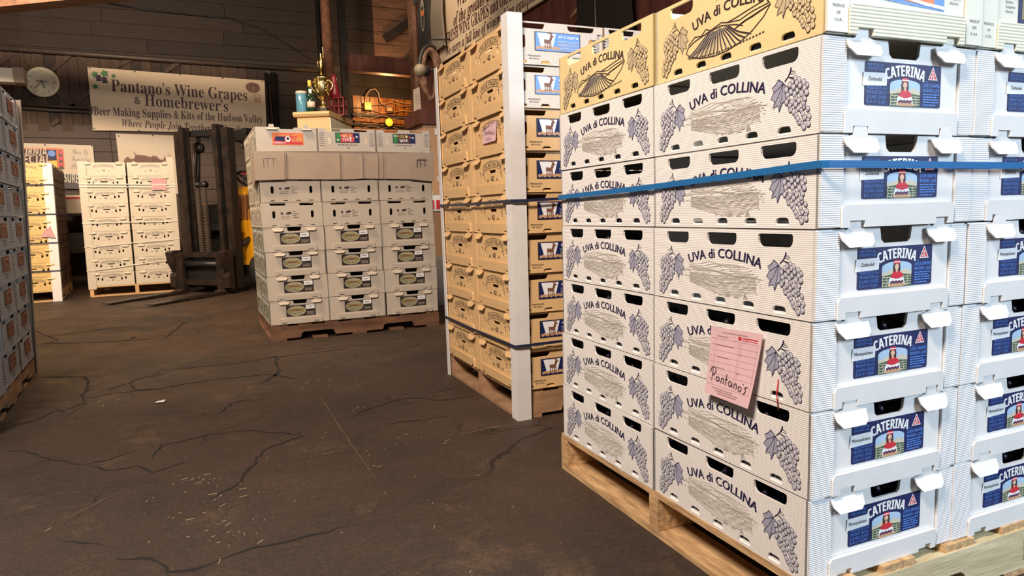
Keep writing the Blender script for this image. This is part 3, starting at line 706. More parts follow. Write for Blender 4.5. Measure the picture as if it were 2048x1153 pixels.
def strap(st, z, pts, w, m, label, group, sag=0):
    """flat band round the stack at (a,b,z) stations, standing just proud of the crates"""
    T = MB(); T.use(m); vs = []; fs = []
    k = len(pts)
    for i, (a, b, zz, na, nb) in enumerate(pts):
        p = st.pt(a, b, zz); c, q = math.cos(st.dy), math.sin(st.dy); off = Vector((c*nb-q*na, q*nb+c*na))
        for dz, o in ((-w/2, .0), (w/2, .0), (w/2, .0012), (-w/2, .0012)): vs.append((p.x+off.x*(1+o*60), p.y+off.y*(1+o*60), zz+dz))
    for i in range(k-1):
        for j in range(4): fs.append((4*i+j, 4*i+(j+1) % 4, 4*i+4+(j+1) % 4, 4*i+4+j))
    fs += [(0, 1, 2, 3), (4*k-1, 4*k-2, 4*k-3, 4*k-4)]
    T.add(vs, fs); return T.build('packing_strap', None, label=label, cat='strap', group=group)
# ------------------------------------------------------------------ the setting
YB, XR, XL, ZC = 11.5, 2.8, -3.8, 4.7
FB = Matrix(((1, 0, 0, 0), (0, 0, -1, YB), (0, 1, 0, 0), (0, 0, 0, 1)))        # back wall: s=+x, t=z, n toward camera
FR = Matrix(((0, 0, -1, XR), (-1, 0, 0, 0), (0, 1, 0, 0), (0, 0, 0, 1)))        # right wall: s=-y
def sb(px, py): p = on_y(px, py, YB); return (p.x, p.z)
def sr(px, py): p = on_x(px, py, XR); return (-p.y, p.z)
# floor with procedural worn asphalt
fm = bpy.data.materials.new('cracked_dark_floor'); fm.use_nodes = True; nt = fm.node_tree; N_ = nt.nodes; L_ = nt.links; bs = N_['Principled BSDF']
tc = N_.new('ShaderNodeTexCoord')
def noise(sc, det=8, rough=.6, vec=None, dist=0):
    n = N_.new('ShaderNodeTexNoise'); n.inputs['Scale'].default_value = sc; n.inputs['Detail'].default_value = det; n.inputs['Roughness'].default_value = rough; n.inputs['Distortion'].default_value = dist
    L_.new(vec or tc.outputs['Object'], n.inputs['Vector']); return n.outputs[0]
def ramp(src, p0, c0, p1, c1):
    r = N_.new('ShaderNodeValToRGB'); e = r.color_ramp.elements; e[0].position, e[1].position = p0, p1; e[0].color = (*c0, 1); e[1].color = (*c1, 1); L_.new(src, r.inputs[0]); return r.outputs[0]
def mixc(f, a, b, mode='MIX'):
    m = N_.new('ShaderNodeMix'); m.data_type = 'RGBA'; m.blend_type = mode
    if isinstance(f, float): m.inputs[0].default_value = f
    else: L_.new(f, m.inputs[0])
    for i, x in ((6, a), (7, b)):
        if isinstance(x, tuple): m.inputs[i].default_value = (*x, 1)
        else: L_.new(x, m.inputs[i])
    return m.outputs[2]
base = ramp(noise(1.3, 8, .65), .34, (.034, .0235, .0165), .64, (.078, .046, .0285))
tanp_ = ramp(noise(2.3, 12, .78, dist=.4), .54, (0, 0, 0), .70, (1, 1, 1))
mp = N_.new('ShaderNodeMapping'); mp.inputs['Scale'].default_value = (2, 14, 1); mp.inputs['Rotation'].default_value = (0, 0, .5); L_.new(tc.outputs['Object'], mp.inputs[0])
streak = ramp(noise(3, 6, .7, mp.outputs[0]), .52, (0, 0, 0), .75, (1, 1, 1))
c = mixc(tanp_, base, (.15, .090, .050)); c = mixc(mixc(.5, streak, (0, 0, 0)), c, (.11, .062, .036))
fine = noise(90, 5, .8); c = mixc(ramp(fine, .34, (.85, .85, .85), .52, (0, 0, 0)), c, (.012, .009, .007)); mid_ = noise(38, 8, .85); c = mixc(ramp(mid_, .54, (0, 0, 0), .70, (.75, .75, .75)), c, (.13, .082, .052))
spk = ramp(noise(70, 3, .9), .67, (0, 0, 0), .70, (1, 1, 1)); c = mixc(spk, c, (.24, .17, .105))
# hairline cracks: distorted voronoi edges, broken up
nv = N_.new('ShaderNodeTexNoise'); nv.inputs['Scale'].default_value = 3; nv.inputs['Detail'].default_value = 6; L_.new(tc.outputs['Object'], nv.inputs['Vector'])
mv = N_.new('ShaderNodeVectorMath'); mv.operation = 'MULTIPLY_ADD'; mv.inputs[1].default_value = (.5, .5, 0); L_.new(nv.outputs[1], mv.inputs[0]); L_.new(tc.outputs['Object'], mv.inputs[2])
vo = N_.new('ShaderNodeTexVoronoi'); vo.feature = 'DISTANCE_TO_EDGE'; vo.inputs['Scale'].default_value = 1.1; L_.new(mv.outputs[0], vo.inputs['Vector'])
hair = ramp(vo.outputs['Distance'], .0, (1, 1, 1), .008, (0, 0, 0)); brk = ramp(noise(1.1, 3), .47, (0, 0, 0), .56, (1, 1, 1))
hm = mixc(brk, (0., 0., 0.), hair); c = mixc(hm, c, (.008, .006, .005))
L_.new(c, bs.inputs['Base Color'])
L_.new(ramp(noise(4, 6, .7), .3, (.42, .42, .42), .7, (.75, .75, .75)), bs.inputs['Roughness'])
bp = N_.new('ShaderNodeBump'); bp.inputs['Strength'].default_value = 1; bp.inputs['Distance'].default_value = .009
hh = mixc(.5, noise(26, 10, .75), noise(140, 4, .8)); hh = mixc(hm, hh, (0., 0., 0.)); L_.new(hh, bp.inputs['Height']); L_.new(bp.outputs[0], bs.inputs['Normal'])
A = MB(); A.use(fm).box((-6, -6, -.1), (6.5, YB+.2, 0)); floor = A.build('floor', kind='structure')
cr = [
 [(0, 870), (200, 810), (330, 760), (430, 735), (490, 700), (460, 665), (500, 640), (510, 600), (490, 560), (370, 560), (240, 565), (150, 575)],
 [(500, 690), (620, 660), (800, 640), (930, 630), (1080, 600), (1250, 575), (1400, 560), (1550, 545), (1700, 575)],
 [(620, 640), (720, 605), (800, 570), (950, 545)], [(900, 530), (1000, 515), (1300, 490), (1580, 450), (1700, 435), (2018, 395)],
 [(740, 600), (780, 635), (930, 630)], [(20, 990), (150, 990), (200, 1020), (330, 1045), (490, 1070), (620, 1040), (790, 985)],
 [(490, 1070), (640, 1100), (780, 1080), (900, 1110), (960, 1085), (1120, 1040)], [(885, 1030), (940, 960), (1130, 910), (1300, 885), (1450, 870), (1600, 880), (1740, 900)],
 [(1270, 770), (1330, 715), (1400, 700), (1520, 690)], [(950, 340), (1000, 300), (1060, 250), (1100, 235)], [(200, 290), (260, 320), (340, 350), (250, 370)],
 [(1540, 450), (1590, 440), (1600, 540), (1500, 600)], [(720, 350), (790, 330), (740, 345)], [(240, 370), (600, 360), (900, 340)], [(260, 330), (640, 280), (780, 265)]]
cr = [[(x*.3469, 560+y*.3469) for x, y in q] for q in cr]
cr += [[(x*.3418, 800+y*.3418) for x, y in q] for q in (
 [(360, 830), (430, 825), (600, 850)], [(680, 930), (780, 940), (900, 925), (1000, 1010), (1150, 990), (1400, 900), (1650, 830), (1900, 775), (2048, 740)],
 [(1200, 590), (1400, 500), (1550, 290), (1770, 215), (1740, 190)])]
cr += [[(600+x*.3122, 640+y*.3122) for x, y in q] for q in ([(320, 625), (480, 560), (640, 510), (740, 500), (900, 520), (1100, 490)], [(550, 670), (700, 650), (950, 620)], [(0, 200), (300, 170), (600, 150)])]
rnd = random.Random(4)
def floor_line(q, w0, m, name, jit=.012, taper=True):
    P = [on_floor(x, y) for x, y in q]; out = []
    for a, b in zip(P, P[1:]):
        n = max(2, int((b-a).length/.03))
        for i in range(n):
            t = i/n; p = a.lerp(b, t); out.append((p.x+rnd.uniform(-jit, jit), p.y+rnd.uniform(-jit, jit)))
    out.append((P[-1].x, P[-1].y)); k = len(out)
    ws = [w0*rnd.uniform(.45, 1.5)*(min(1, min(i+1, k-i)/4) if taper else 1) for i in range(k)]
    A = MB(); A.use(m).stroke(out, ws, .0012); return A.build(name, floor)
for k_, q in enumerate(cr): floor_line(q, .015 if k_ < 15 and k_ not in (5, 6, 7) else .0075, M['crack'], 'crack', .010)
for q, w in (([(120, 480), (200, 600), (270, 715), (370, 860), (480, 1020)], .004), ([(1000, 740), (1200, 700), (1400, 670)], .016), ([(0, 895), (150, 865), (330, 830)], .014)):
    floor_line([(600+x*.3122, 640+y*.3122) for x, y in q], w, M['scratch'], 'scratch', .003)
floor_line([(x*.3418, 800+y*.3418) for x, y in [(340, 750), (460, 665), (600, 590), (780, 505)]], .006, M['scratch'], 'scratch', .003)
# straw and chaff scattered on the floor
A = MB(); A.use(M['straw']); rnd = random.Random(11)
cl = [(640, 765, .35, 70), (850, 745, .3, 60), (390, 960, .12, 30), (440, 1075, .12, 26), (760, 820, .25, 40), (300, 780, .9, 50), (700, 1000, .8, 90), (900, 900, .6, 60), (420, 1010, .3, 50)]
for px, py, r, n in cl:
    p = on_floor(px, py)
    for i in range(n):
        x, y = p.x+rnd.gauss(0, r*.5), p.y+rnd.gauss(0, r*.4)
        if y < .5 or (x > .8 and .6 < y < 2) or (x > .85 and 2.2 < y < 4): continue
        a = rnd.uniform(0, PI); l = rnd.choice((.002, .003, .004, .005, .011)); w_ = .0012; dx, dy = math.cos(a)*l, math.sin(a)*l; nx, ny = -math.sin(a)*w_, math.cos(a)*w_
        z = .0015
        A.add([(x-dx-nx, y-dy-ny, z), (x+dx-nx, y+dy-ny, z), (x+dx+nx, y+dy+ny, z+.001), (x-dx+nx, y-dy+ny, z+.001)], [(0, 1, 2, 3)])
A.build('straw_litter', None, label='scattered straw bits and chaff on the dark floor', cat='litter', kind='stuff')
A = MB(); A.use(M['board']); p = on_floor(320, 807)
A.plate([(-.02, -.012), (.018, -.015), (.024, .012), (-.01, .016)], (), 0, .002, lambda x, y: .006*abs(x)/.02)
o = A.build('paper_scrap', None, label='small white paper scrap on the floor left of centre', cat='scrap'); o.location = (p.x, p.y, .002); o.rotation_euler = (0, 0, 0)

# back wall: base slab, then every board a piece of its own
A = MB(); A.use(M['dark']).box((XL-.2, YB, 0), (6.5, YB+.15, ZC)); wb = A.build('wall_back', kind='structure')
rnd = random.Random(21)
def board(x0, x1, z0, z1, m, parent=wb, F=FB, proud=(.018, .030), name='plank', skew=.003):
    n = rnd.uniform(*proud); e = lambda: rnd.uniform(-skew, skew)
    A = MB(F); A.use(m).plate([(x0, z0+e()), (x1, z0+e()), (x1, z1+e()), (x0, z1+e())], (), 0, n); return A.build(name, parent)
z = 3.27
while z < ZC-.1:      # wide dark planks above the pipe
    x = XL+rnd.uniform(-1, 0)
    while x < 6.4:
        x2 = x+rnd.uniform(1.5, 3.0)
        for a, b, m in ((x, min(x2, 3.02), None), (max(x, 3.02), min(x2, 3.95), M['tanplank']), (max(x, 3.95), x2, None)):
            if b > a+.02: board(a+.004, b-.004, z+.006, z+.192, m or rnd.choice((M['plank'], M['plank'], M['plank2'])))
        x = x2
    z += .198
zt, zm = 3.19, sb(100, 262)[1]
x = -2.9
while x < 1.35:       # narrow vertical boards behind the sign and clock
    w_ = .13+rnd.uniform(-.01, .01); board(x, min(x+w_-.005, 1.35), zm, zt, rnd.choice((M['vplank'], M['vplank'], M['plank2'])), name='board'); x += w_
z = .02
while z < zm-.05:     # smooth brown siding under them
    board(-3.6, -.9, z, z+.178, M['siding'], name='siding_board', proud=(.02, .024)); board(-.893, 1.35, z, z+.178, M['siding'], name='siding_board', proud=(.02, .024)); z += .184
z = .02
while z < zt-.05:     # dark boards right of the sign
    x = 1.42
    while x < 6:
        x2 = x+rnd.uniform(.9, 2.2); board(x+.003, min(x2, 6.3), z, z+.19, rnd.choice((M['plank'], M['plank2'])), name='plank'); x = x2
    z += .196
def brace(p, q, w_, m, n=.05):
    d = Vector((q[0]-p[0], q[1]-p[1])).normalized(); k = Vector((-d.y, d.x))*w_/2
    A = MB(FB); A.use(m).plate([(p[0]-k.x, p[1]-k.y), (q[0]-k.x, q[1]-k.y), (q[0]+k.x, q[1]+k.y), (p[0]+k.x, p[1]+k.y)], (), .03, n); return A.build('batten', wb)
for a, b in (((0, 130), (25, 108)), ((40, 108), (78, 145)), ((105, 142), (140, 112)), ((155, 110), (190, 145)), ((38, 210), (60, 185)), ((115, 185), (150, 215)), ((145, 215), (185, 180)), ((103, 252), (118, 240)), ((232, 135), (262, 120)), ((330, 145), (360, 125))):
    brace(sb(*a), sb(*b), .055, M['vplank'])
# long horizontal iron pipes on the back wall
def wall_pipe(pts, r, label, m=M['pipe'], off=.07, group=None):
    A = MB(); A.use(m).tube([(x, YB-off, z) for x, z in pts], r, 10)
    t = thing('wall_pipe', label, 'pipe', (0, 0, 0), 0, group); A.build('tube', t)
    B = MB(); B.use(M['black'])
    for x, z in (pts[0], pts[-1]): B.box((x-.02, YB-off, z-.03), (x+.02, YB-.03, z+.03))
    B.build('bracket', t)
wall_pipe([(-3.5, sb(0, 97)[1]+.01), sb(300, 120), sb(635, 143)], .035, 'long iron pipe running above the clock and the banner')
wall_pipe([sb(-30, 212), sb(100, 222), sb(183, 226)], .018, 'thin lower pipe under the clock, left of the banner')
wall_pipe([sb(-30, 205), sb(100, 214), sb(183, 219)], .014, 'upper of the two thin pipes just below the clock', off=.10)
for dx, w_ in ((0, .03), (14, .045)):
    p, q = sb(531+dx, 148), sb(536+dx, 330)
    A = MB(); A.use(M['black']).tube([(p[0], YB-.08, p[1]), (p[0], YB-.08, 0.0)], w_, 10)
    A.build('wall_conduit', None, label=('thin' if dx == 0 else 'thick')+' black upright pipe at the right edge of the cream banner', cat='pipe')
A = MB(); A.use(M['black']); pts = [sb(x, y) for x, y in ((215, 8), (300, 22), (400, 33), (455, 38), (520, 58), (570, 88), (620, 120))]
A.tube([(x, YB-.05, z) for x, z in pts], .010, 6); A.build('loose_cable', None, label='black cable drooping across the upper wall planks', cat='cable')

# right wall of red-brown upright planks
A = MB(); A.use(M['dark']).box((XR, -.6, 0), (XR+.15, 8.6, ZC)); wr = A.build('wall_right', kind='structure')
y = -.58; rnd = random.Random(8)
while y < 8.5:
    w_ = rnd.uniform(.20, .26); board(-(y+w_-.006), -y, .01, ZC-.02, M['redwood'], wr, FR, (.012, .02)); y += w_
A = MB(); A.use(M['tanplank']).box((XR-.06, 8.5, 0), (XR+.16, 8.68, ZC)); A.build('trim_1', kind='structure')
A = MB(); A.use(M['concrete']).box((XL-.15, -4, 0), (XL, YB, ZC)); wl = A.build('wall_left', kind='structure')
A = MB(); A.use(M['concrete']).box((6.35, 8.6, 0), (6.5, YB, ZC)); A.build('wall_far_right', kind='structure')
A = MB(); A.use(M['concrete']).box((XR+.15, 8.45, 0), (6.4, 8.6, ZC)); A.build('wall_side_room', kind='structure')
A = MB(); A.use(M['concrete']).box((XL-.15, -.9, ZC), (6.5, YB+.15, ZC+.12)); ce = A.build('ceiling', kind='structure')
for y in (2.0, 5.0, 8.0):
    A = MB(); A.use(M['plank2']).box((XL, y, ZC-.22), (6.4 if y > 8.6 else XR, y+.14, ZC)); A.build('ceiling_beam', ce)
def beam(p, q, w_, h_, m, name, label, cat='beam'):
    p, q = Vector(p), Vector(q); d = (q-p).normalized(); s = d.cross(Vector((0, 0, 1))).normalized()*w_/2; u = s.normalized().cross(d)*h_/2
    A = MB(); A.use(m).add([p-s-u, p+s-u, p+s+u, p-s+u, q-s-u, q+s-u, q+s+u, q-s+u], [(3, 2, 1, 0), (4, 5, 6, 7), (0, 1, 5, 4), (1, 2, 6, 5), (2, 3, 7, 6), (3, 0, 4, 7)])
    return A.build(name, None, label=label, cat=cat)
beam(on_y(-60, -5, 8.6)+(on_y(-60, -5, 8.6)-on_y(290, -42, 7.4))*.42, on_y(290, -42, 7.4)+(on_y(290, -42, 7.4)-on_y(-60, -5, 8.6))*1.6, .2, .3, M['tanplank'], 'timber_beam', 'slanting reddish timber beam in the top left corner')
beam(on_y(696, 126, 10.4), on_y(850, 140, 10.4), .16, .24, M['redwood'], 'timber_beam', 'level red-brown timber beam above the amber board')
beam(on_y(838, 30, 11.42), on_y(770, 78, 11.42), .08, .13, M['plank'], 'timber_brace', 'upper dark slanting brace crossing the tan planks', 'brace')
beam(on_y(838, 104, 11.42), on_y(776, 150, 11.42), .08, .12, M['plank'], 'timber_brace', 'lower dark slanting brace in front of the level beam', 'brace')
A = MB(); A.use(M['black']).box((0, 0, 0), (.10, .10, ZC)); o = A.build('timber_post', None, label='black square post just left of the amber board', cat='post'); p = on_y(687, 200, 10.9); o.location = (p.x, p.y, 0)
# rusty upright post behind the cabinet
p = on_y(657, 150, 9.4); A = MB(); A.use(M['trunk']); rr = random.Random(2)
A.tube([(p.x+(0.0006*i), p.y, i*.18) for i in range(22)], [.068*rr.uniform(.93, 1.06) for _ in range(22)], 12)
A.use(M['black']).tube([(p.x+.012, p.y, 3.78), (p.x+.016, p.y, ZC)], .085, 12); A.build('rough_post', None, label='rusty brown round post rising behind the cream cabinet', cat='post')
p = on_y(641, 120, 10.3); A = MB(); A.use(M['black']).tube([(p.x, p.y, 0), (p.x, p.y, ZC)], .035, 10); A.build('drain_pipe', None, label='black pipe close to the left side of the rusty post', cat='pipe')

# amber tool board with cables and lamps
a, b, c_, d = sb(703, 192), sb(838, 205), sb(838, 275), sb(703, 275)
A = MB(FB); A.use(M['amber']); t = thing('amber_board', 'amber varnished board hung with cables in the far right corner', 'board', (a[0], YB, c_[1]))
F0 = Matrix.Translation((-a[0], -YB, -c_[1])) @ FB
x0, x1, z0, z1 = a[0], b[0], c_[1]-.5, a[1]
n = 8
for i in range(n):
    xa, xb = x0+(x1-x0)*i/n, x0+(x1-x0)*(i+1)/n
    A = MB(F0); A.use(M['amber']).plate([(xa+.006, z0), (xb-.006, z0), (xb-.006, z1-.05*i/n), (xa+.006, z1-.05*i/n)], (), .03, .05); A.build('panel', t)
for k, yy in enumerate((232, 243, 252, 262)):
    pa, pb = sb(703, yy), sb(838, yy+9); A = MB(F0); A.use(M['amber'] if k % 2 else M['black']).plate([pa, pb, (pb[0], pb[1]+.04), (pa[0], pa[1]+.04)], (), .05, .085); A.build('rail', t)
rr = random.Random(6)
for k in range(5):
    A = MB(F0); xs = [703+135*i/7 for i in range(8)]; ya = 212+11*k
    A.use(M['tanp'] if k % 2 else M['rope']).tube([(*sb(x, ya+rr.uniform(-5, 7)), .10) for x in xs], .006, 5); A.build('cable', t)
A = MB(); P = [on_y(x, y, YB-.12) for x, y in ((733, 205), (733, 190), (740, 180), (750, 178), (757, 186), (759, 200), (764, 208), (775, 212))]
A.use(M['rope']).tube(P, .009, 6); A.build('looped_cable', None, label='pale cable loop rising above the lit box on the amber board', cat='cable')
A = MB(); P = [on_y(x, y, YB-.12) for x, y in ((785, 199), (800, 205), (820, 208), (838, 208))]; A.use(M['rope']).tube(P, .007, 6); A.build('thin_cable', None, label='thin pale cable running right from the dark switch box', cat='cable')
def switchbox(px, py, w_, h_, m, label, lid):
    p = on_y(px, py, YB-.1); t = thing('junction_box', label, 'box', p)
    A = MB(); A.use(m).box((-w_/2, -.04, -h_/2), (w_/2, .04, h_/2)); A.build('housing', t)
    A = MB(); A.use(lid).box((-w_*.42, -.048, -h_*.42), (w_*.42, -.04, h_*.1)); A.build('cover', t)
switchbox(735, 213, .11, .12, M['yel'], 'small yellow junction box above the amber board', M['lampon'])
switchbox(778, 218, .11, .10, M['brownbox'], 'small dark junction box right of the yellow one', M['tanp'])
p = on_y(778, 245, YB-.14); t = thing('round_lamp', 'round glowing orange lamp on the amber board', 'lamp', p)
A = MB(Matrix.Rotation(PI/2, 4, 'X')); A.use(M['lampon2']).lathe([(.001, 0), (.062, 0), (.066, .012), (.055, .028), (.001, .034)], (0, 0, 0), 18); A.build('lens', t)
A = MB(Matrix.Rotation(PI/2, 4, 'X')); A.use(M['black']).lathe([(.001, -.03), (.07, -.03), (.072, .004), (.064, .006), (.001, .004)], (0, 0, 0), 18); A.build('housing', t)

# ------------------------------------------------------------------ signs
def sign_quad(name, label, corners, F, m, n0=.05, n1=.065, nails=(), edge=None):
    """board from its four face-plane corners; local frame keeps the wall orientation"""
    o3 = F @ Vector((*corners[3], 0)); t = thing(name, label, 'sign', o3); T = Matrix.Translation(-o3) @ F
    A = MB(T); A.use(m).plate(corners[::-1] if sum(corners[i][0]*corners[(i+1) % 4][1]-corners[(i+1) % 4][0]*corners[i][1] for i in range(4)) < 0 else corners, (), n0, n1); A.build('panel', t)
    if nails:
        A = MB(T); A.use(M['black'])
        for q in nails: A.disc(q[0], q[1], .012, None, n1+.002, 8)
        A.build('nail_heads', t)
    return t, T, n1+.002
def on_quad(c, u, v):   # u right, v up inside corners TL,TR,BR,BL
    tl, tr, br, bl = c; a = (bl[0]+(br[0]-bl[0])*u, bl[1]+(br[1]-bl[1])*u); b = (tl[0]+(tr[0]-tl[0])*u, tl[1]+(tr[1]-tl[1])*u)
    return (a[0]+(b[0]-a[0])*v, a[1]+(b[1]-a[1])*v)
# the big cream banner
c = [sb(176, 136), sb(528, 163), sb(533, 268), sb(187, 262)]
t, T, n = sign_quad('banner_sign', "large cream banner with dark maroon serif lettering and grapes on the back wall", c, FB, M['sign'],
                    nails=[sb(*q) for q in ((180, 138), (270, 145), (360, 151), (445, 158), (524, 165), (190, 258), (279, 262), (368, 265))])
def tilt(p, q): return math.atan2(q[1]-p[1], q[0]-p[0])
A = MB(T); mo = M['maroon']; px = .0090
def line(A, txt, x0, y0, x1, y1, caps, style, m, n=n, twice=0, back=sb):
    p, q = back(x0, y0), back(x1, y1); w_ = math.dist(p, q); A.use(m)
    for k in range(1+twice): A.text(txt, p[0]+k*.004, p[1], w_, caps, style, n, 'l', tilt(p, q))
line(A, "Pantano's Wine Grapes", 224, 184, 494, 203, .165, 'serifb', mo)
line(A, '&', 269, 209, 282, 210, .10, 'sans', mo); line(A, "Homebrewer's", 290, 213, 456, 225, .165, 'serifb', mo)
line(A, 'Beer Making Supplies & Kits of the Hudson Valley', 189, 231, 525, 247, .115, 'serifb', mo)
line(A, 'Where People Join Together as Family', 245, 254, 484, 267, .10, 'serifbi', mo)
A.build('lettering', t)
A = MB(T)
for x, y, r in ((191, 151, .052), (210, 149, .058), (228, 154, .034), (192, 175, .040)):
    q = sb(x, y); A.use(M['green']).flat([(q[0]+r*math.cos(t_)*(1 if i % 2 else .62), q[1]+r*math.sin(t_)*(1 if i % 2 else .62)) for i, t_ in enumerate([2*PI*i/10 for i in range(10)])], n)
for x, y in ((197, 158), (209, 162)):
    for i in range(9): q = sb(x+(i % 3)*3-3+i*.3, y-4+(i//3)*4); A.use(M['purple'] if i % 2 else M['ink']).disc(*q, .016, None, n+.001, 8)
A.build('grape_emblem', t)
A = MB(T); q = sb(505, 177); A.use(M['brownp']).disc(*q, .105, .08, n, 18, -.1); A.use(M['tanp']).stroke([(q[0], q[1]-.07), (q[0]+.01, q[1]+.05)], .008, n+.001)
A.use(mo).text('BEER', q[0]+.02, q[1]+.02, .12, .03, 'bold', n+.002, 'c', tilt(c[0], c[1]))
q = sb(514, 200); A.use(M['tanp']).flat([(q[0]-.045, q[1]-.05), (q[0]+.045, q[1]-.05), (q[0]+.05, q[1]+.03), (q[0]-.05, q[1]+.03)], n); A.use(mo).ring(q[0], q[1]+.03, .05, .045, .006, n+.001, 10, 0, 0, PI)
A.build('barrel_emblem', t)
# orchard-style advert at the far left
c = [sb(-14, 285), sb(187, 292), sb(192, 350), sb(-12, 348)]
t, T, n = sign_quad('poster_sign', 'cream sign with a colourful fruit label and thin script words, above the yellow stack', c, FB, M['signpale'], nails=[sb(92, 291), sb(185, 293)])
A = MB(T); q = [sb(-6, 294), sb(128, 298), sb(131, 340), sb(-5, 339)]; A.use(M['orange']).flat(q[::-1], n)
q = [sb(-4, 297), sb(114, 301), sb(116, 338), sb(-3, 337)]; A.use(M['maroon']).flat(q[::-1], n+.001)
q = [sb(118, 301), sb(126, 301), sb(129, 340), sb(120, 340)]; A.use(M['dkpr']).flat(q[::-1], n+.0012)
q = [sb(92, 301), sb(114, 301), sb(115, 322), sb(98, 318)]; A.use(M['navy']).flat(q[::-1], n+.0014); A.use(M['lblue']).disc(*sb(105, 308), .045, None, n+.002, 10)
q = [sb(98, 323), sb(115, 322), sb(116, 337), sb(100, 337)]; A.use(M['yel']).flat(q[::-1], n+.0015)
for y in (306, 318, 330): A.use(M['redp']).disc(*sb(124, y), .03, None, n+.003, 8)
A.build('fruit_label', t)
A = MB(T); line(A, 'CALIFORNIA', 2, 311, 96, 313, .125, 'sansbi', M['signpale'], n+.004); line(A, 'SPECIAL', 25, 330, 103, 327, .125, 'sansbi', M['signpale'], n+.004)
A.build('lettering', t)
A = MB(T); line(A, 'Uva Di', 146, 309, 178, 311, .075, 'script', M['sketch'], n+.001); line(A, 'Famiglia', 144, 323, 182, 325, .075, 'script', M['sketch'], n+.001); line(A, 'Proud', 142, 338, 182, 340, .075, 'script', M['sketch'], n+.001)
A.build('script_lettering', t)
# black SURE sign, partly hidden
c = [sb(118, 348), sb(215, 352), sb(217, 380), sb(118, 378)]
t, T, n = sign_quad('black_sign', 'black sign reading SURE between the yellow and the cream stack', c, FB, M['dkpr'], .05, .07)
A = MB(T); line(A, 'SURE', 130, 365, 158, 367, .13, 'bold', M['hillp'], n); A.build('lettering', t)
# white board with the press drawing
c = [sb(232, 268), sb(355, 272), sb(364, 388), sb(245, 388)]
t, T, n = sign_quad('drawing_sign', 'pale board with a brown striped drawing, hung under the banner', c, FB, M['signpale'], .03, .045, nails=[sb(238, 273), sb(306, 272)])
A = MB(T); A.use(M['brownp']); Q = [(248, 324), (250, 318), (254, 315), (258, 315), (262, 319), (269, 318), (271, 311), (267, 305), (267, 303), (273, 310), (283, 311), (292, 312), (303, 315), (305, 312), (314, 313), (320, 320), (326, 321), (330, 312), (332, 322), (327, 330), (300, 332), (252, 330)]
q = [sb(*p) for p in Q][::-1]
A.plate(q, (), n-.001, n+.001)
for i in range(12): A.use(M['maroon']).stroke([sb(272+4.6*i, 313+.5*i), sb(273+4.6*i, 329)], .010, n+.002)
for i in range(6): A.use(M['tanp']).stroke([sb(334+2*i, 325), sb(337+2.4*i, 306+2*i)], .006, n+.002)
A.build('press_drawing', t)
# clock
p = on_y(83.5, 164, YB-.09); t = thing('wall_clock', 'round cream wall clock left of the banner', 'clock', p); R90 = Matrix.Rotation(PI/2, 4, 'X')
A = MB(R90); A.use(mat('clock_face_cream', (.84, .77, .58), .4)).lathe([(.001, -.05), (.19, -.05), (.205, -.03), (.20, 0), (.185, .012), (.175, .006), (.001, .006)], (0, 0, 0), 36); A.build('case', t)
F0 = Matrix(((1, 0, 0, 0), (0, 0, -1, 0), (0, 1, 0, 0), (0, 0, 0, 1)))
A = MB(F0); A.use(M['inkb'])
for i in range(12):
    a_ = PI/2-2*PI*(i+1)/12; A.text(str(i+1), .145*math.cos(a_), .145*math.sin(a_)-.012, None, .024, 'sans', .009, 'c')
A.build('numerals', t)
A = MB(F0); A.use(M['inkb']).stroke([(0, 0), (-.115*math.cos(.75), -.115*math.sin(.75)-.01)], .008, .014); A.build('minute_hand', t)
A = MB(F0); A.use(M['inkb']).stroke([(0, .03), (.026, -.085)], .010, .012); A.build('hour_hand', t)
A = MB(F0); A.use(M['inkb']).stroke([(-.07, .012), (.07, .012)], .006, .010); A.stroke([(-.06, -.004), (.06, -.004)], .006, .010); A.build('dial_print', t)
# cream light fitting at the far left
p, q = on_y(-60, 149, 10.6), on_y(30, 153, 10.6)
t = thing('light_fitting', 'cream box-shaped lamp housing left of the clock', 'lamp', p)
A = MB(); A.use(mat('cream_enamel', (.88, .80, .64), .4)).box((0, -.10, -.085), (q.x-p.x, .10, .085)); A.build('housing', t)
A = MB(); A.use(M['card']).box((q.x-p.x, -.11, -.09), (q.x-p.x+.11, .11, .095)); A.build('end_cap', t)
A = MB(); A.use(M['black']).tube([(.3, 0, .08), (.3, 0, ZC-p.z)], .012, 6); A.build('hanger', t)

# sign, shirts and things on the right wall
zb = 2.53; c = [(-7.55, 3.95), (-4.3, 3.95), (-4.3, zb), (-7.55, zb)]
t, T, n = sign_quad('banner_sign', 'long cream sign with italic wine grape lettering high on the right wall', c, FR, M['sign'], .04, .06)
A = MB(T)
def lr(txt, x0, y0, x1, y1, frac, caps, style, n=n):   # text whose visible part runs from pixel x0,y0 to x1,y1
    p, q = sr(x0, y0), sr(x1, y1); w_ = (q[0]-p[0])/frac; A.use(mo).text(txt, p[0], p[1], w_, caps, style, n)
lr('We carry a full line of winemaking equipment', 903, 114, 1103, 0, 1.0, .095, 'serifbi')
lr('FRESH WINE GRAPES and GRAPE JUICE', 903, 90, 1052, 5, .85, .115, 'serifb')
lr('of the greater Hudson Valley', 918, 54, 1000, 8, .58, .125, 'serifbi')
lr('WINEMAKERS', 924, 18, 962, 0, .42, .20, 'serifb')
A.build('lettering', t)
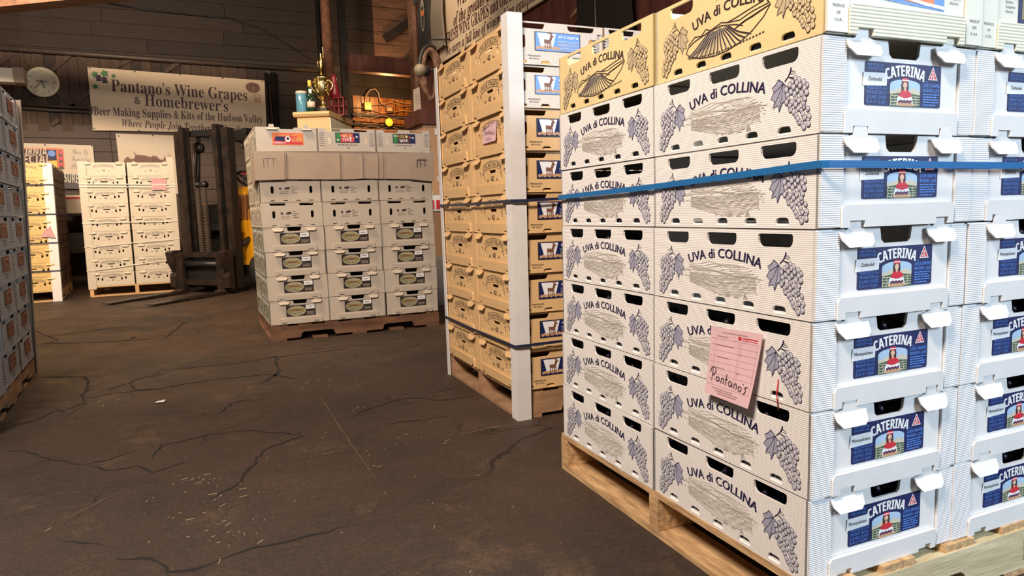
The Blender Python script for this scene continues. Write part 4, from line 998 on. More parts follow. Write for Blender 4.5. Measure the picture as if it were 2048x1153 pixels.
def shirt(px, py, w_, h_, m, label, logo, off=.10):
    p = sr(px, py); F = Matrix.Translation(FR @ Vector((p[0], p[1], off))) @ FR.to_3x3().to_4x4(); t = thing('hanging_shirt', label, 'shirt', FR @ Vector((p[0], p[1], off)), 0, 'shirts hung on the right wall')
    F = FR.to_3x3().to_4x4(); wv = lambda x, y: .02*math.sin(x*16)+.015*math.sin(x*31+y*6)
    P = [(-.5, 0), (.5, 0), (.48, .35), (.46, .66), (.62, .60), (.72, .82), (.38, 1.0), (.14, .98), (0, .94), (-.14, .98), (-.38, 1.0), (-.72, .82), (-.62, .60), (-.46, .66), (-.48, .35)]
    A = MB(F); A.use(m).plate([(x*w_, y*h_) for x, y in P], (), -.02, 0, wv); A.build('cloth', t)
    A = MB(F); 
    if logo == 'round':
        A.use(M['inkb']).disc(.02, .80*h_, .13, None, .03, 20); A.use(m).ring(.02, .80*h_, .10, .10, .01, .032, 20); A.use(m).text('WINE', .02, .79*h_, .14, .05, 'serifb', .034, 'c')
    else:
        A.use(M['signpale']).ring(.05, .42*h_, .055, .19, .012, .04, 18); A.use(M['orange']).flat([(.01, .40*h_), (.09, .40*h_), (.09, .46*h_), (.01, .46*h_)], .042); A.use(M['signpale']).text('B', .05, .50*h_, None, .07, 'serifb', .042, 'c')
    A.build('logo', t)
shirt(896, 100, .40, 1.05, M['cloth'], 'grey-beige hanging shirt with a round logo left of the sign', 'round', .12)
shirt(868, 110, .46, 1.05, M['clothd'], 'dark grey hanging shirt with an oval crest', 'oval', .10)
# horse collar with a pale dome in front
p = on_x(860, 140, XR-.30); t = thing('horse_collar', 'cracked brown leather horse collar hung under the dark shirt', 'collar', p, -1.35)
A = MB(); A.use(M['leather']); K = 26; cs = 8; vs = []; fs = []
for i in range(K):
    a_ = 2*PI*i/K; R_ = .23+.06*math.sin(a_); y = -math.cos(a_)*.105*(1 if math.sin(a_) > -.2 else 1-.45*(-math.sin(a_)-.2)); z = math.sin(a_)*(.21 if math.sin(a_) > 0 else .31)
    tr = .050 if math.sin(a_) > -.8 else .028
    for j in range(cs): b_ = 2*PI*j/cs; vs.append((math.cos(b_)*tr*.9, y*(1+math.sin(b_)*tr/.105), z*(1+math.sin(b_)*tr/.26)))
for i in range(K):
    for j in range(cs): fs.append((i*cs+j, i*cs+(j+1) % cs, (i+1) % K*cs+(j+1) % cs, (i+1) % K*cs+j))
A.add(vs, fs, True); A.build('padded_ring', t)
A = MB(); A.use(M['leatherd']).tube([(.02, -.14*math.cos(u), .0+.25*math.sin(u)) for u in [PI*(-.10+.75*i/12) for i in range(13)]], .024, 8); A.build('outer_strap', t)
A = MB(); A.use(M['black']).tube([(0, 0, .20), (0, .02, .32), (.07, .30, .34)], .008, 6); A.build('hook', t)
p = on_x(840, 141, XR-.52); t = thing('cream_dome', 'dull cream dome hung in front of the horse collar', 'dome', p)
A = MB(Matrix.Rotation(-1.9, 4, 'Y') @ Matrix.Rotation(0, 4, 'X')); A.use(M['globe']).lathe([(.045, -.05), (.060, -.03), (.068, 0), (.06, .03), (.042, .05), (.02, .06), (.001, .062)], (0, 0, 0), 20); A.build('shell', t)
A = MB(); A.use(M['black']).tube([(.06, 0, .0), (.20, 0, .03), (.50, 0, .06)], .012, 8); A.build('bracket', t)
A = MB(); A.use(M['leatherd']).lathe([(.03, -.05), (.05, -.025), (.05, .025), (.03, .05)], (.06, 0, 0), 12); A.build('socket', t)
# narrow poster strip and sticker board in the corner
c = [sr(825, 182), sr(838, 172), sr(844, 275), sr(832, 280)]
p0, p1 = on_y(826, 180, 8.45), on_y(844, 280, 8.45)
t = thing('poster_strip', 'narrow upright poster with small print beside the amber board', 'poster', (p0.x, 8.45, p1.z))
F0 = Matrix(((1, 0, 0, 0), (0, 0, -1, 0), (0, 1, 0, 0), (0, 0, 0, 1)))
hh_ = p0.z-p1.z; A = MB(F0); A.use(M['signpale']).plate([(0, 0), (.10, 0), (.085, hh_+.04), (0, hh_)], (), 0, .01); A.build('panel', t)
A = MB(F0); rr = random.Random(3); bars(A, .015, hh_*.9, .07, 12, hh_*.045, .012, rr, M['sketch'], .012); A.use(M['dkpr']).flat([(.0, 0), (.10, 0), (.098, hh_*.22), (.0, hh_*.18)], .012); A.use(M['hillp']).text('YOUR', .05, hh_*.08, .08, .03, 'bold', .014, 'c'); A.build('lettering', t)
t = thing('sticker_cupboard', 'tan cupboard end covered in small stickers, seen through the gap', 'cupboard', (2.19, 6.6, 0)); 
A = MB(); A.use(M['tanp']).box((0, 0, 0), (.5, .45, 1.72)); A.build('carcass', t)
A = MB(); A.use(M['redwood']).box((-.05, -.04, 1.72), (.54, .45, 1.86)); A.build('cornice', t)
A = MB(Matrix(((1, 0, 0, 0), (0, 0, -1, 0), (0, 1, 0, 0), (0, 0, 0, 1)))); rr = random.Random(5)
for i in range(26):
    x, z = rr.uniform(.03, .47), rr.uniform(.9, 1.68); m_ = rr.choice((M['dkpr'], M['signpale'], M['maroon'], M['olive'], M['wprint'], M['orange']))
    A.use(m_)
    if i % 3: A.disc(x, z, .028, .032, .004+.0003*i, 12); A.use(M['hillp']).ring(x, z, .02, .024, .004, .0045+.0003*i, 12)
    else: A.flat([(x-.04, z-.03), (x+.04, z-.03), (x+.04, z+.03), (x-.04, z+.03)], .004+.0003*i)
A.use(M['wprint']).flat([(.0, .86), (.5, .86), (.5, 1.02), (0, 1.02)], .012)
for i in range(6): A.use(M['redp']).flat([(.02+.08*i, .88), (.08+.08*i, .88), (.08+.08*i, .97), (.02+.08*i, .97)], .014)
A.build('stickers', t, kind='stuff')
t = thing('red_drinks_crate', 'white crate on the floor between the three-column stack and the beige stack', 'crate', (2.0, 5.85, 0))
A = MB(); A.use(M['grey']).plate([(0, 0), (.4, 0), (.4, .4), (0, .4)], [[(.01, .01), (.39, .01), (.39, .39), (.01, .39)]], 0, .42).box((.01, .01, 0), (.39, .39, .02)); A.build('body', t)
t['category'] = 'crate'; t.name = 'storage_crate'
# tools hung on the right wall above the beige stack
A = MB(); a_, b_ = on_x(1062, 38, XR-.1), on_x(1098, -4, XR-.1); A.use(M['tanp']).tube([on_x(1143, 36, XR-.1), on_x(1170, 0, XR-.1), on_x(1188, -30, XR-.1)], .018, 8); A.build('wooden_pole', None, label='thin slanting wooden pole leaning on the right wall above the beige stack', cat='pole')
p = on_x(1195, 50, XR-.12); t = thing('hanging_coat', 'black hanging coat with pale piping above the beige stack', 'coat', p)
F = FR.to_3x3().to_4x4(); A = MB(F); A.use(M['black']).plate([(-.24, -.30), (.42, -.30), (.36, .75), (.10, .95), (-.08, .95), (-.22, .6)], (), -.02, .0, lambda x, y: .03*math.sin(x*22)); A.build('cloth', t)
A = MB(F); A.use(M['cloth']).plate([(-.06, -.3), (.02, -.3), (.0, .3), (-.05, .6), (-.10, .6), (-.05, .3)], (), 0, .02, lambda x, y: .03*math.sin(x*22)); A.build('sleeve_trim', t)

# ------------------------------------------------------------------ cream cabinet with trophy
hd = math.radians(25.269)+math.atan((658-1024)/FPX)
_d = ray(658, 222); _k = 8/math.hypot(_d.x, _d.y); cx, cy = _d.x*_k, _d.y*_k; rz = math.radians(-30)
zt_ = on_y(658, 222, cy).z
t = thing('tall_cabinet', 'tall cream cabinet with a tan front, standing behind the three-column stack', 'cabinet', (cx, cy, 0), rz)
wd, dp = .37, .80
A = MB(); A.use(M['cab1']).box((-wd, 0, 0), (0, dp, zt_-.06)); A.build('carcass', t)
for i in range(5): A = MB(); A.use(M['cab2']).box((0, dp*i/5+.002, 0), (.012, dp*(i+1)/5-.002, zt_-.10+.03*(1-i/4))); A.build('side_board', t)
A = MB(); A.use(M['cab1']); A.T = Matrix(((0, 0, 1, -wd-.03), (-1, 0, 0, .0), (0, 1, 0, 0), (0, 0, 0, 1)))
A.plate([(-dp, zt_-.06), (.0, zt_-.06), (.03, zt_-.055), (.045, zt_-.03), (.04, zt_-.008), (.02, zt_), (-dp, zt_)], (), 0, wd+.045); A.build('top_moulding', t)
def on_cab(x, y, z=0): 
    c_, s_ = math.cos(rz), math.sin(rz); return (cx+c_*x-s_*y, cy+s_*x+c_*y, zt_+z)
t = thing('trophy', 'ornate gold trophy cup with a figure on its lid, on the cabinet', 'trophy', on_cab(-.12, .16), rz)
A = MB(); A.use(M['black']).box((-.06, -.06, 0), (.06, .06, .05)); A.build('plinth', t)
A = MB(); A.use(M['gold']).lathe([(.055, .05), (.058, .065), (.03, .09), (.018, .12), (.022, .14), (.05, .17), (.075, .24), (.085, .33), (.080, .37), (.092, .38), (.088, .395), (.05, .42), (.02, .44), (.012, .46)], (0, 0, 0), 16)
rr = random.Random(2)
for i in range(40): a_, z = rr.uniform(0, 2*PI), rr.uniform(.2, .36); r = .066+.02*(z-.2)/.16; A.lathe([(.001, -.011), (.011, 0), (.001, .011)], (r*math.cos(a_), r*math.sin(a_), z), 6)
A.build('cup', t)
for s_ in (-1, 1): A = MB(); A.use(M['gold']).tube([(s_*(.08+.045*math.sin(u)), 0, .24+.13*u/PI) for u in [PI*i/8 for i in range(9)]], .008, 6); A.build('handle', t)
A = MB(); A.use(M['gold']); bm_ = [((0, 0, .45), .012), ((0, 0, .50), .020), ((.004, 0, .55), .024), ((.002, 0, .60), .026), ((0, 0, .63), .010), ((0, 0, .655), .017), ((0, 0, .675), .006)]
A.tube([b[0] for b in bm_], [b[1] for b in bm_], 8); A.tube([(.02, 0, .61), (.035, 0, .66), (.03, 0, .72), (.034, 0, .76)], [.009, .008, .006, .003], 6); A.tube([(-.02, 0, .61), (-.035, 0, .56), (-.03, -.01, .51)], [.008, .007, .005], 6); A.build('figure', t)
def bottle(x, y, h_, r, m, label, cap):
    t = thing('wine_bottle', label, 'bottle', on_cab(x, y), rz, 'bottles on the cabinet')
    A = MB(); A.use(m).lathe([(r*.9, 0), (r, .01), (r, h_*.55), (r*.8, h_*.66), (r*.35, h_*.76), (r*.33, h_*.97), (r*.4, h_*.98), (r*.4, h_)], (0, 0, 0), 14); A.build('glass', t)
    A = MB(); A.use(M['signpale']).lathe([(r*1.02, h_*.2), (r*1.02, h_*.45)], (0, 0, 0), 14); A.build('label', t)
    A = MB(); A.use(cap).lathe([(r*.43, h_*.82), (r*.45, h_*1.005), (.001, h_*1.01)], (0, 0, 0), 10); A.build('cap', t)
bottle(-.25, .12, .36, .045, M['greeng'], 'tall dark bottle with a cream neck seal left of the trophy', M['yel'])
bottle(-.215, .04, .25, .042, M['greeng'], 'short dark bottle with a white cap just left of the trophy foot', M['wprint'])
t = thing('blue_canister', 'blue canister with a white rim at the left end of the cabinet top', 'canister', on_cab(-.33, .06), rz)
A = MB(); A.use(M['blueg']).lathe([(.055, 0), (.06, .02), (.06, .20), (.055, .215)], (0, 0, 0), 18); A.build('body', t)
A = MB(); A.use(M['signpale']).lathe([(.061, .205), (.058, .235), (.001, .238)], (0, 0, 0), 18); A.build('lid', t)
t = thing('red_figurine', 'dark red lacquered figurine on an openwork stand right of the trophy', 'figurine', on_cab(-.035, .42), rz)
A = MB(); A.use(M['redl'])
for z in (0, .10, .20): A.box((-.09, -.06, z), (.09, .06, z+.012))
for x in (-.09, -.035, .022, .078): A.box((x, -.06, 0), (x+.012, -.048, .2)); A.box((x, .048, 0), (x+.012, .06, .2))
A.build('openwork_stand', t)
A = MB(); A.use(M['redl']).lathe([(.06, .212), (.065, .25), (.045, .32), (.035, .38), (.025, .40), (.035, .43), (.022, .47), (.001, .49)], (-.03, 0, 0), 12); A.build('figure', t)

# ------------------------------------------------------------------ crate stacks
N = Stack(.998, .862, -2.43, .492, .397, .1666, .121, .003, -.010, 7)
G = Stack(1.146, 2.394, -2.40, .450, .395, .157, .120, -.021, -.052, 9)
Mm = Stack(.459, 4.801, -.21, .456, .398, .1647, .116, -.012, -.009, 8)
Wk = Stack(-1.051, 9.025, -.28, .490, .473, .1554, .123, .007, -.006, 9)
Lk = Stack(-.764, 3.213, 2.94, .458, .420, .1553, .106, .045, -.068, 9)
Yk = Stack(-1.793, 8.820, 2.64, .444, .488, .1525, .123, .021, -.002, 9)
g = .002
long_w = f_long(M['white_rib'], M['ink'], M['sketch'], M['sketchl'], M['grapef'], M['leaf'], False)
long_y = f_long(M['yellow'], M['inkb'], M['inkb'], M['sketch'], M['grapey'], M['leafy'], True)
def P_(st, **k): return crate_proto(st.lv-g, st.lu-g, st.h-.0025, **k)
gN = 'white grape crates on the near pallet'
zin, mon = caterina('Zinfandel', M['white_sleeve']), caterina('Montepulciano', M['white_sleeve'])
pn = {('z', 0): P_(N, body=M['white'], front=zin, left=long_w), ('m', 0): P_(N, body=M['white'], front=mon, left=long_w, grapes=True),
      ('z', 1): P_(N, body=M['white'], front=zin), ('m', 1): P_(N, body=M['white'], front=mon, grapes=True),
      'back': P_(N, body=M['white'], left=long_w, grapes=True), 'yb': P_(N, body=M['yellow'], left=long_y, grapes='low'),
      'y0': P_(N, body=M['pale'], front=f_palefront(0), left=long_y, grapes='low'), 'y1': P_(N, body=M['pale'], front=f_palefront(1))}
for r in range(7):
    rn = rowname(r, 7); col = 'yellowed' if r == 6 else 'white'
    for b in range(3):
        pr = pn['y%d' % min(b, 1)] if r == 6 else pn[('z' if (r >= 3 and b == 0) or r >= 4 else 'm', min(b, 1))]
        lb = '%s crate at the front corner of the close right stack, %s' if b == 0 else ('%s labelled crate right of the close stack\'s corner crates, %s' if b == 1 else '%s crate at the right end of the close stack, %s')
        put_crate(pr, N.at(0, b, r), N.rz(r), lb % (col, rn), gN)
    put_crate(pn['yb'] if r == 6 else pn['back'], N.at(1, 0, r), N.rz(r), '%s grape-printed crate, left one of the close stack\'s long side, %s' % (col, rn), gN)
pallet(N, 3*N.lv+.02, 2*N.lu, 'x', (M['woodg'], M['wood']), 'pale pine pallet under the close stack of white crates, bottom right', ntop=7, oh=(.0, .02))

pal = [o for o in bpy.data.objects if o.name == 'wooden_pallet'][0]
F = Matrix(((1, 0, 0, 0), (0, 0, -1, -.0215), (0, 1, 0, 0), (0, 0, 0, 1))); A = MB(F); x, z = .62, .035; A.use(M['inkb'])
A.stroke([(x, z), (x+.045, z), (x+.045, z+.045), (x, z+.045)], .0016, 0, True); A.stroke([(x+.014, z), (x+.014, z+.045)], .0014, 0)
A.text('GP', x+.018, z+.028, .022, .009, 'sans', 0); A.text('HT', x+.018, z+.010, .020, .009, 'sans', 0); A.text('42', x+.002, z+.018, .009, .008, 'sans', 0); A.text('IP', x+.055, z+.028, .012, .008, 'sans', 0); A.text('AL', x+.055, z+.010, .012, .008, 'sans', 0)
A.build('ink_stamp', pal)
A = MB(); p = N.pt(0, 0, .62); c_, q_ = math.cos(N.dy), math.sin(N.dy); bp_ = N.pt(.16, 0, .50); o_ = Vector((-c_*.004, -q_*.004, 0))
A.use(M['redp']).tube([bp_+o_+Vector((0, 0, .0)), bp_+o_*1.6+Vector((0, .001, -.03)), bp_+o_*1.4+Vector((0, -.003, -.06))], .0012, 5); A.build('twine', None, label='short thin red twine hanging right of the pink slip on the close stack', cat='twine')
gG = 'beige grape crates on the second pallet'
pg = {(0): P_(G, body=M['beige'], front=f_goat(M['beige'], M['beige']), left=f_ribbon(M['beige'], '42')), 1: P_(G, body=M['beige'], left=f_ribbon(M['beige'], '42')), 2: P_(G, body=M['beige'], front=f_goat(M['beige'], M['beige']))}
g_daylit = mat('daylit_ribbed_plastic', (.78, .70, .62), .45, rib=.0003, noise=.04)  # daylight on the top two rows' fronts, put into a paler colour
pg_daylit = {0: P_(G, body=M['beige'], front=f_goat(g_daylit, g_daylit, True), left=f_ribbon(M['beige'], '42')), 2: P_(G, body=M['beige'], front=f_goat(g_daylit, g_daylit, True))}
for r in range(9):
    rn = rowname(r, 9); top = r >= 7
    put_crate((pg_daylit if top else pg)[0], G.at(0, 0, r), G.rz(r), 'beige crate at the front corner post of the tall beige stack, %s' % rn, gG)
    put_crate(pg[1], G.at(1, 0, r), G.rz(r), 'beige crate in the left column of the tall beige stack, %s' % rn, gG)
    for b in (1, 2):
        put_crate((pg_daylit if top else pg)[2], G.at(0, b, r), G.rz(r), ('beige crate of the tall stack behind the white crates, %s' if b == 1 else 'beige crate at the hidden end of the tall stack, %s') % rn, gG)
pallet(G, 3*G.lv, 2*G.lu, 'x', (M['woodt'], M['woodt']), 'worn tan pallet under the tall beige stack')
zt_g = G.z0+9*G.h
post('corner_post', G, 0, 0, 0, zt_g+.02, 1, 'white cardboard post on the near corner of the beige stack', M['board'], leg=.050)
post('corner_post', G, 2, 0, .0, zt_g, 1, 'white cardboard post on the far left corner of the beige stack', M['board'], leg=.030, dirs=(1, -1))

gM = 'crates on the three-column pallet'
pm = {}
side = f_long(M['blueside'], M['field'], M['field'], M['sketch'], M['hillp'], M['olive'], False)
for k, fr in (('oval', f_oval(M['greige'])), ('slot', f_slots(M['greige'], 0)), ('t1', f_slots(M['greige'], 1)), ('t2', f_slots(M['greige'], 2)), ('or', f_orange(M['greige']))):
    pm[k] = P_(Mm, body=M['greige'], front=fr, left=side if k == 'oval' else f_long(M['cream'], M['sketch'], M['sketch'], M['sketchl'], M['hillp'], M['sketchl'], False))
pm['ob'] = P_(Mm, body=M['greige'], left=side); pm['sb'] = P_(Mm, body=M['greige'], left=f_long(M['cream'], M['sketch'], M['sketch'], M['sketchl'], M['hillp'], M['sketchl'], False))
desc = {'oval': 'white crate with dark oval label', 'slot': 'plain grey-white slotted crate', 't1': 'grey-white crate with a red and green label', 't2': 'grey-white crate with a maroon glossy label', 'or': 'grey-white crate with an orange label'}
for r in range(8):
    rn = rowname(r, 8)
    for b in range(3):
        k = 'oval' if r < 4 else ('slot' if r < 7 else ('or', 't1', 't2')[b])
        put_crate(pm[k], Mm.at(0, b, r), Mm.rz(r), '%s, %s column of three, %s' % (desc[k], ('left', 'middle', 'right')[b], rn if r != 6 else 'behind the cardboard sheet'), gM)
    put_crate(pm['ob' if r < 4 else 'sb'], Mm.at(1, 0, r), Mm.rz(r), 'rear left crate of the three-column stack, %s' % rn, gM)
pallet(Mm, 3*Mm.lv, 2*Mm.lu, 'x', (M['woodd'], M['woodd']), 'reddish brown pallet under the three-column stack')
# cardboard sheet wrapped round the second layer from the top
z0 = Mm.z0+6*Mm.h-.012; z1 = Mm.z0+7*Mm.h+.004; t = thing('cardboard_sheet', 'grey-brown cardboard sheet wrapped round the three-column stack near its top', 'cardboard', Mm.pt(0, 0, z0), Mm.dy)
LW = 3*Mm.lv; hc = z1-z0; F = Matrix(((1, 0, 0, 0), (0, 0, -1, -.012), (0, 1, 0, 0), (0, 0, 0, 1)))
A = MB(F); A.use(M['card']).plate([(-.02, 0), (.48*LW, -.006), (.58*LW, .0), (LW+.01, -.01), (LW+.01, hc), (.6*LW, hc+.004), (-.02, hc)], (), 0, .005, lambda x, y: .006*math.sin(x*9)*y/hc); A.build('front_panel', t)
for x in (.145*LW, .44*LW, .57*LW, .66*LW, .69*LW):
    A = MB(F); A.use(M['card']).plate([(x, .004), (x+.004, .004), (x+.008, hc-.004), (x+.003, hc-.004)], (), .006, .012); A.build('crease', t)
for nm, xa, xb, hx in (('flap', -.02, .145*LW, .04), ('flap', .855*LW, LW+.015, .04)):
    A = MB(F); w_ = xb-xa; hole = [] if xa < 0 else [rrect(xa+.30*w_, .40*hc, xa+.70*w_, .72*hc, .008)]
    A.use(M['card']).plate([(xa, -.008), (xb-.01, -.004 if xa < 0 else -.025), (xb, hc), (xa+(.0 if xa < 0 else -.015), hc-.006)], hole, .008, .013); fl = A.build(nm, t)
    A = MB(F); A.use(M['inkb']).stroke([(xa+.30*w_, .40*hc), (xa+.30*w_, .70*hc), (xa+.35*w_, .74*hc), (xa+.68*w_, .74*hc), (xa+.72*w_, .66*hc)], .003, .0135)
    A.stroke([(xa+.42*w_, .74*hc), (xa+.44*w_, .42*hc)], .003, .0135); A.stroke([(xa+.60*w_, .74*hc), (xa+.62*w_, .45*hc)], .003, .0135); A.build('cut_line', fl)
F = Matrix(((0, 0, -1, -.014), (-1, 0, 0, .30), (0, 1, 0, 0), (0, 0, 0, 1)))
A = MB(F); A.use(M['card']).plate([(0, .02), (.16, -.05), (.30, 0), (.31, hc), (.06, hc-.01)], (), 0, .005); A.build('side_flap', t)

gW = 'cream grape crates in the far two-column stack'
P_w = lambda st, **k: crate_proto(st.lv-.020, st.lu-g, st.h-.0025, **k)
pw = {n_: P_w(Wk, body=M['cream'], front=f_ribbon(M['cream'], n_, flap=False)) for n_ in ('34', '36')}
for r in range(9):
    for b in range(2):
        put_crate(pw['36' if r in (1, 5) else '34'], Wk.at(0, b, r), Wk.rz(r), 'cream crate, %s column of the stack beside the forklift, %s' % (('left', 'right')[b], rowname(r, 9)), gW)
pallet(Wk, 2*Wk.lv, 3*.42, 'y', (M['woodend'], M['wood']), 'pale pallet under the cream stack beside the forklift', notch=True)
zw = Wk.z0+9*Wk.h
post('corner_post', Wk, 0, 0, .09, zw+.01, 1, 'cream cardboard post on the left corner of the cream stack', M['cream'], leg=.07)
post('corner_post', Wk, 0, 2, .14, zw+.06, 1, 'cream cardboard post on the forklift side of the cream stack', M['cream'], leg=.06, dirs=(-1, 1))
for i, (ra, rb) in enumerate(((7.45, 7.35), (7.25, 7.15), (4.62, 4.6), (2.9, 3.25), (1.15, 1.75))):
    strap(Wk, 0, [(0, -.03, Wk.z0+ra*Wk.h, -.016, 0), (0, 1, Wk.z0+(ra+rb)/2*Wk.h, -.016, 0), (0, 2.03, Wk.z0+rb*Wk.h, -.016, 0)], .010, M['strapw'], ('highest', 'second', 'middle', 'fourth', 'lowest')[i]+' pale strap across the front of the cream stack', 'straps on the cream stack')

gY = 'yellow grape crates in the far left stack'
bs_ = f_brownlabel(M['brownbox'], M['maroon'])  # right sides browned for shade, with their brown print
py_ = {(1, 0): P_(Yk, body=M['ochre'], front=f_ribbon(M['ochre'], '34', flap=False), right=bs_), (1, 1): P_(Yk, body=M['ochre'], right=bs_), (0, 0): P_(Yk, body=M['ochre'], front=f_ribbon(M['ochre'], '34', flap=False))}
for r in range(9):
    rn = rowname(r, 9)
    put_crate(py_[(1, 0)], Yk.at(0, 0, r), Yk.rz(r), 'yellow crate beside the white post of the far left stack, %s' % rn, gY)
    for a_ in (1, 2): put_crate(py_[(1, 1)], Yk.at(a_, 0, r), Yk.rz(r), 'crate with shade-browned side, %s of the far left yellow stack, %s' % (('middle', 'rear')[a_-1], rn), gY)
    put_crate(py_[(0, 0)], Yk.at(0, -1, r), Yk.rz(r), 'yellow crate half hidden by the grey left-edge stack, %s' % rn, gY)
Y2 = Stack(*Yk.pt(0, -1, 0)[:2], 2.64, .444, .488, .1525, .123, .021, -.002, 9)
pallet(Y2, 2*Yk.lv, 3*Yk.lu, 'y', (M['woodt'], M['wood']), 'pallet under the yellow stack at the far left')
post('corner_post', Yk, 0, 1, 0, Yk.z0+9*Yk.h, 1, 'white cardboard post on the right corner of the yellow stack', M['board'], leg=.075, dirs=(-1, 1))
for i, rr_ in enumerate((7.5, 5.43, 3.4, 1.4)):
    z = Yk.z0+rr_*Yk.h
    strap(Yk, 0, [(0, -.9, z+.01, -.016, 0), (0, 1, z, -.016, 0), (0, 1, z, -.016, .016), (3, 1, z-.01, 0, .014)], .012, M['strapd'], ('highest', 'second', 'third', 'lowest')[i]+' dark strap round the yellow stack', 'straps on the yellow stack')

gL = 'grey grape crates in the stack at the left edge'
pl = P_(Stack(0, 0, 0, .458, .42, .1553, .1, 0, 0, 9), body=M['grey'], right=f_brownlabel(M['grey'], M['brownp']))
plb = P_(Stack(0, 0, 0, .458, .42, .1553, .1, 0, 0, 9), body=M['grey'])
L0 = Stack(*Lk.pt(0, -1, 0)[:2], 2.94, .458, .42, .1553, .106, .045, -.068, 9)
for r in range(9):
    for a_ in (2, 1, 0): put_crate(pl, L0.at(a_, 0, r), L0.rz(r), 'brown-labelled grey crate, %s column of the left-edge stack, %s' % (('hidden near', 'cut-off left', 'right-hand')[a_], rowname(r, 9)), gL)
    for a_ in (0, 1, 2): put_crate(plb, L0.at(a_, -1, r), L0.rz(r), 'grey crate in the hidden %s of the left-edge stack, %s' % (('front row', 'middle row', 'rear row')[a_], rowname(r, 9)), gL)
L1 = Stack(*Lk.pt(0, -2, 0)[:2], 2.94, .458, .42, .1553, .106, .045, -.068, 9)
pallet(L1, 2*.42, 3*.458, 'y', (M['woodt'], M['woodt']), 'tan pallet under the grey stack at the left edge')
post('corner_post', Lk, 3, 0, 0, Lk.z0+9*Lk.h, 1, 'thin cardboard post on the far corner of the grey stack', M['card'], leg=.014, dirs=(-1, -1))

# straps on the two near stacks
Zr = lambda st, r: st.z0+r*st.h
t = strap(N, 0, [(2, 0, Zr(N, 4.51), .0, -.010), (1.0, 0, Zr(N, 4.57), 0, -.010), (0, 0, Zr(N, 4.67), 0, -.011), (0, 0, Zr(N, 4.67), -.014, -.011), (0, 0, Zr(N, 4.67), -.020, 0), (0, 1, Zr(N, 4.65), -.022, 0), (0, 3, Zr(N, 4.66), -.022, 0)], .013, M['strap'], 'bright blue strap round the close stack of white crates', 'blue packing straps')
for r, nm in ((4.8, 'upper'), (1.2, 'lower')):
    strap(G, 0, [(2, 0, Zr(G, r), 0, -.016), (1, 0, Zr(G, r-.02), 0, -.018), (0, 0, Zr(G, r), 0, -.018), (0, 0, Zr(G, r), -.016, -.018), (0, 0, Zr(G, r), -.018, 0), (0, .13, Zr(G, r), -.018, 0), (0, 1.5, Zr(G, r+(.1 if r > 2 else .05)), -.012, 0)], .011, M['strapd'], nm+' navy strap round the tall beige stack', 'navy straps on the beige stack')

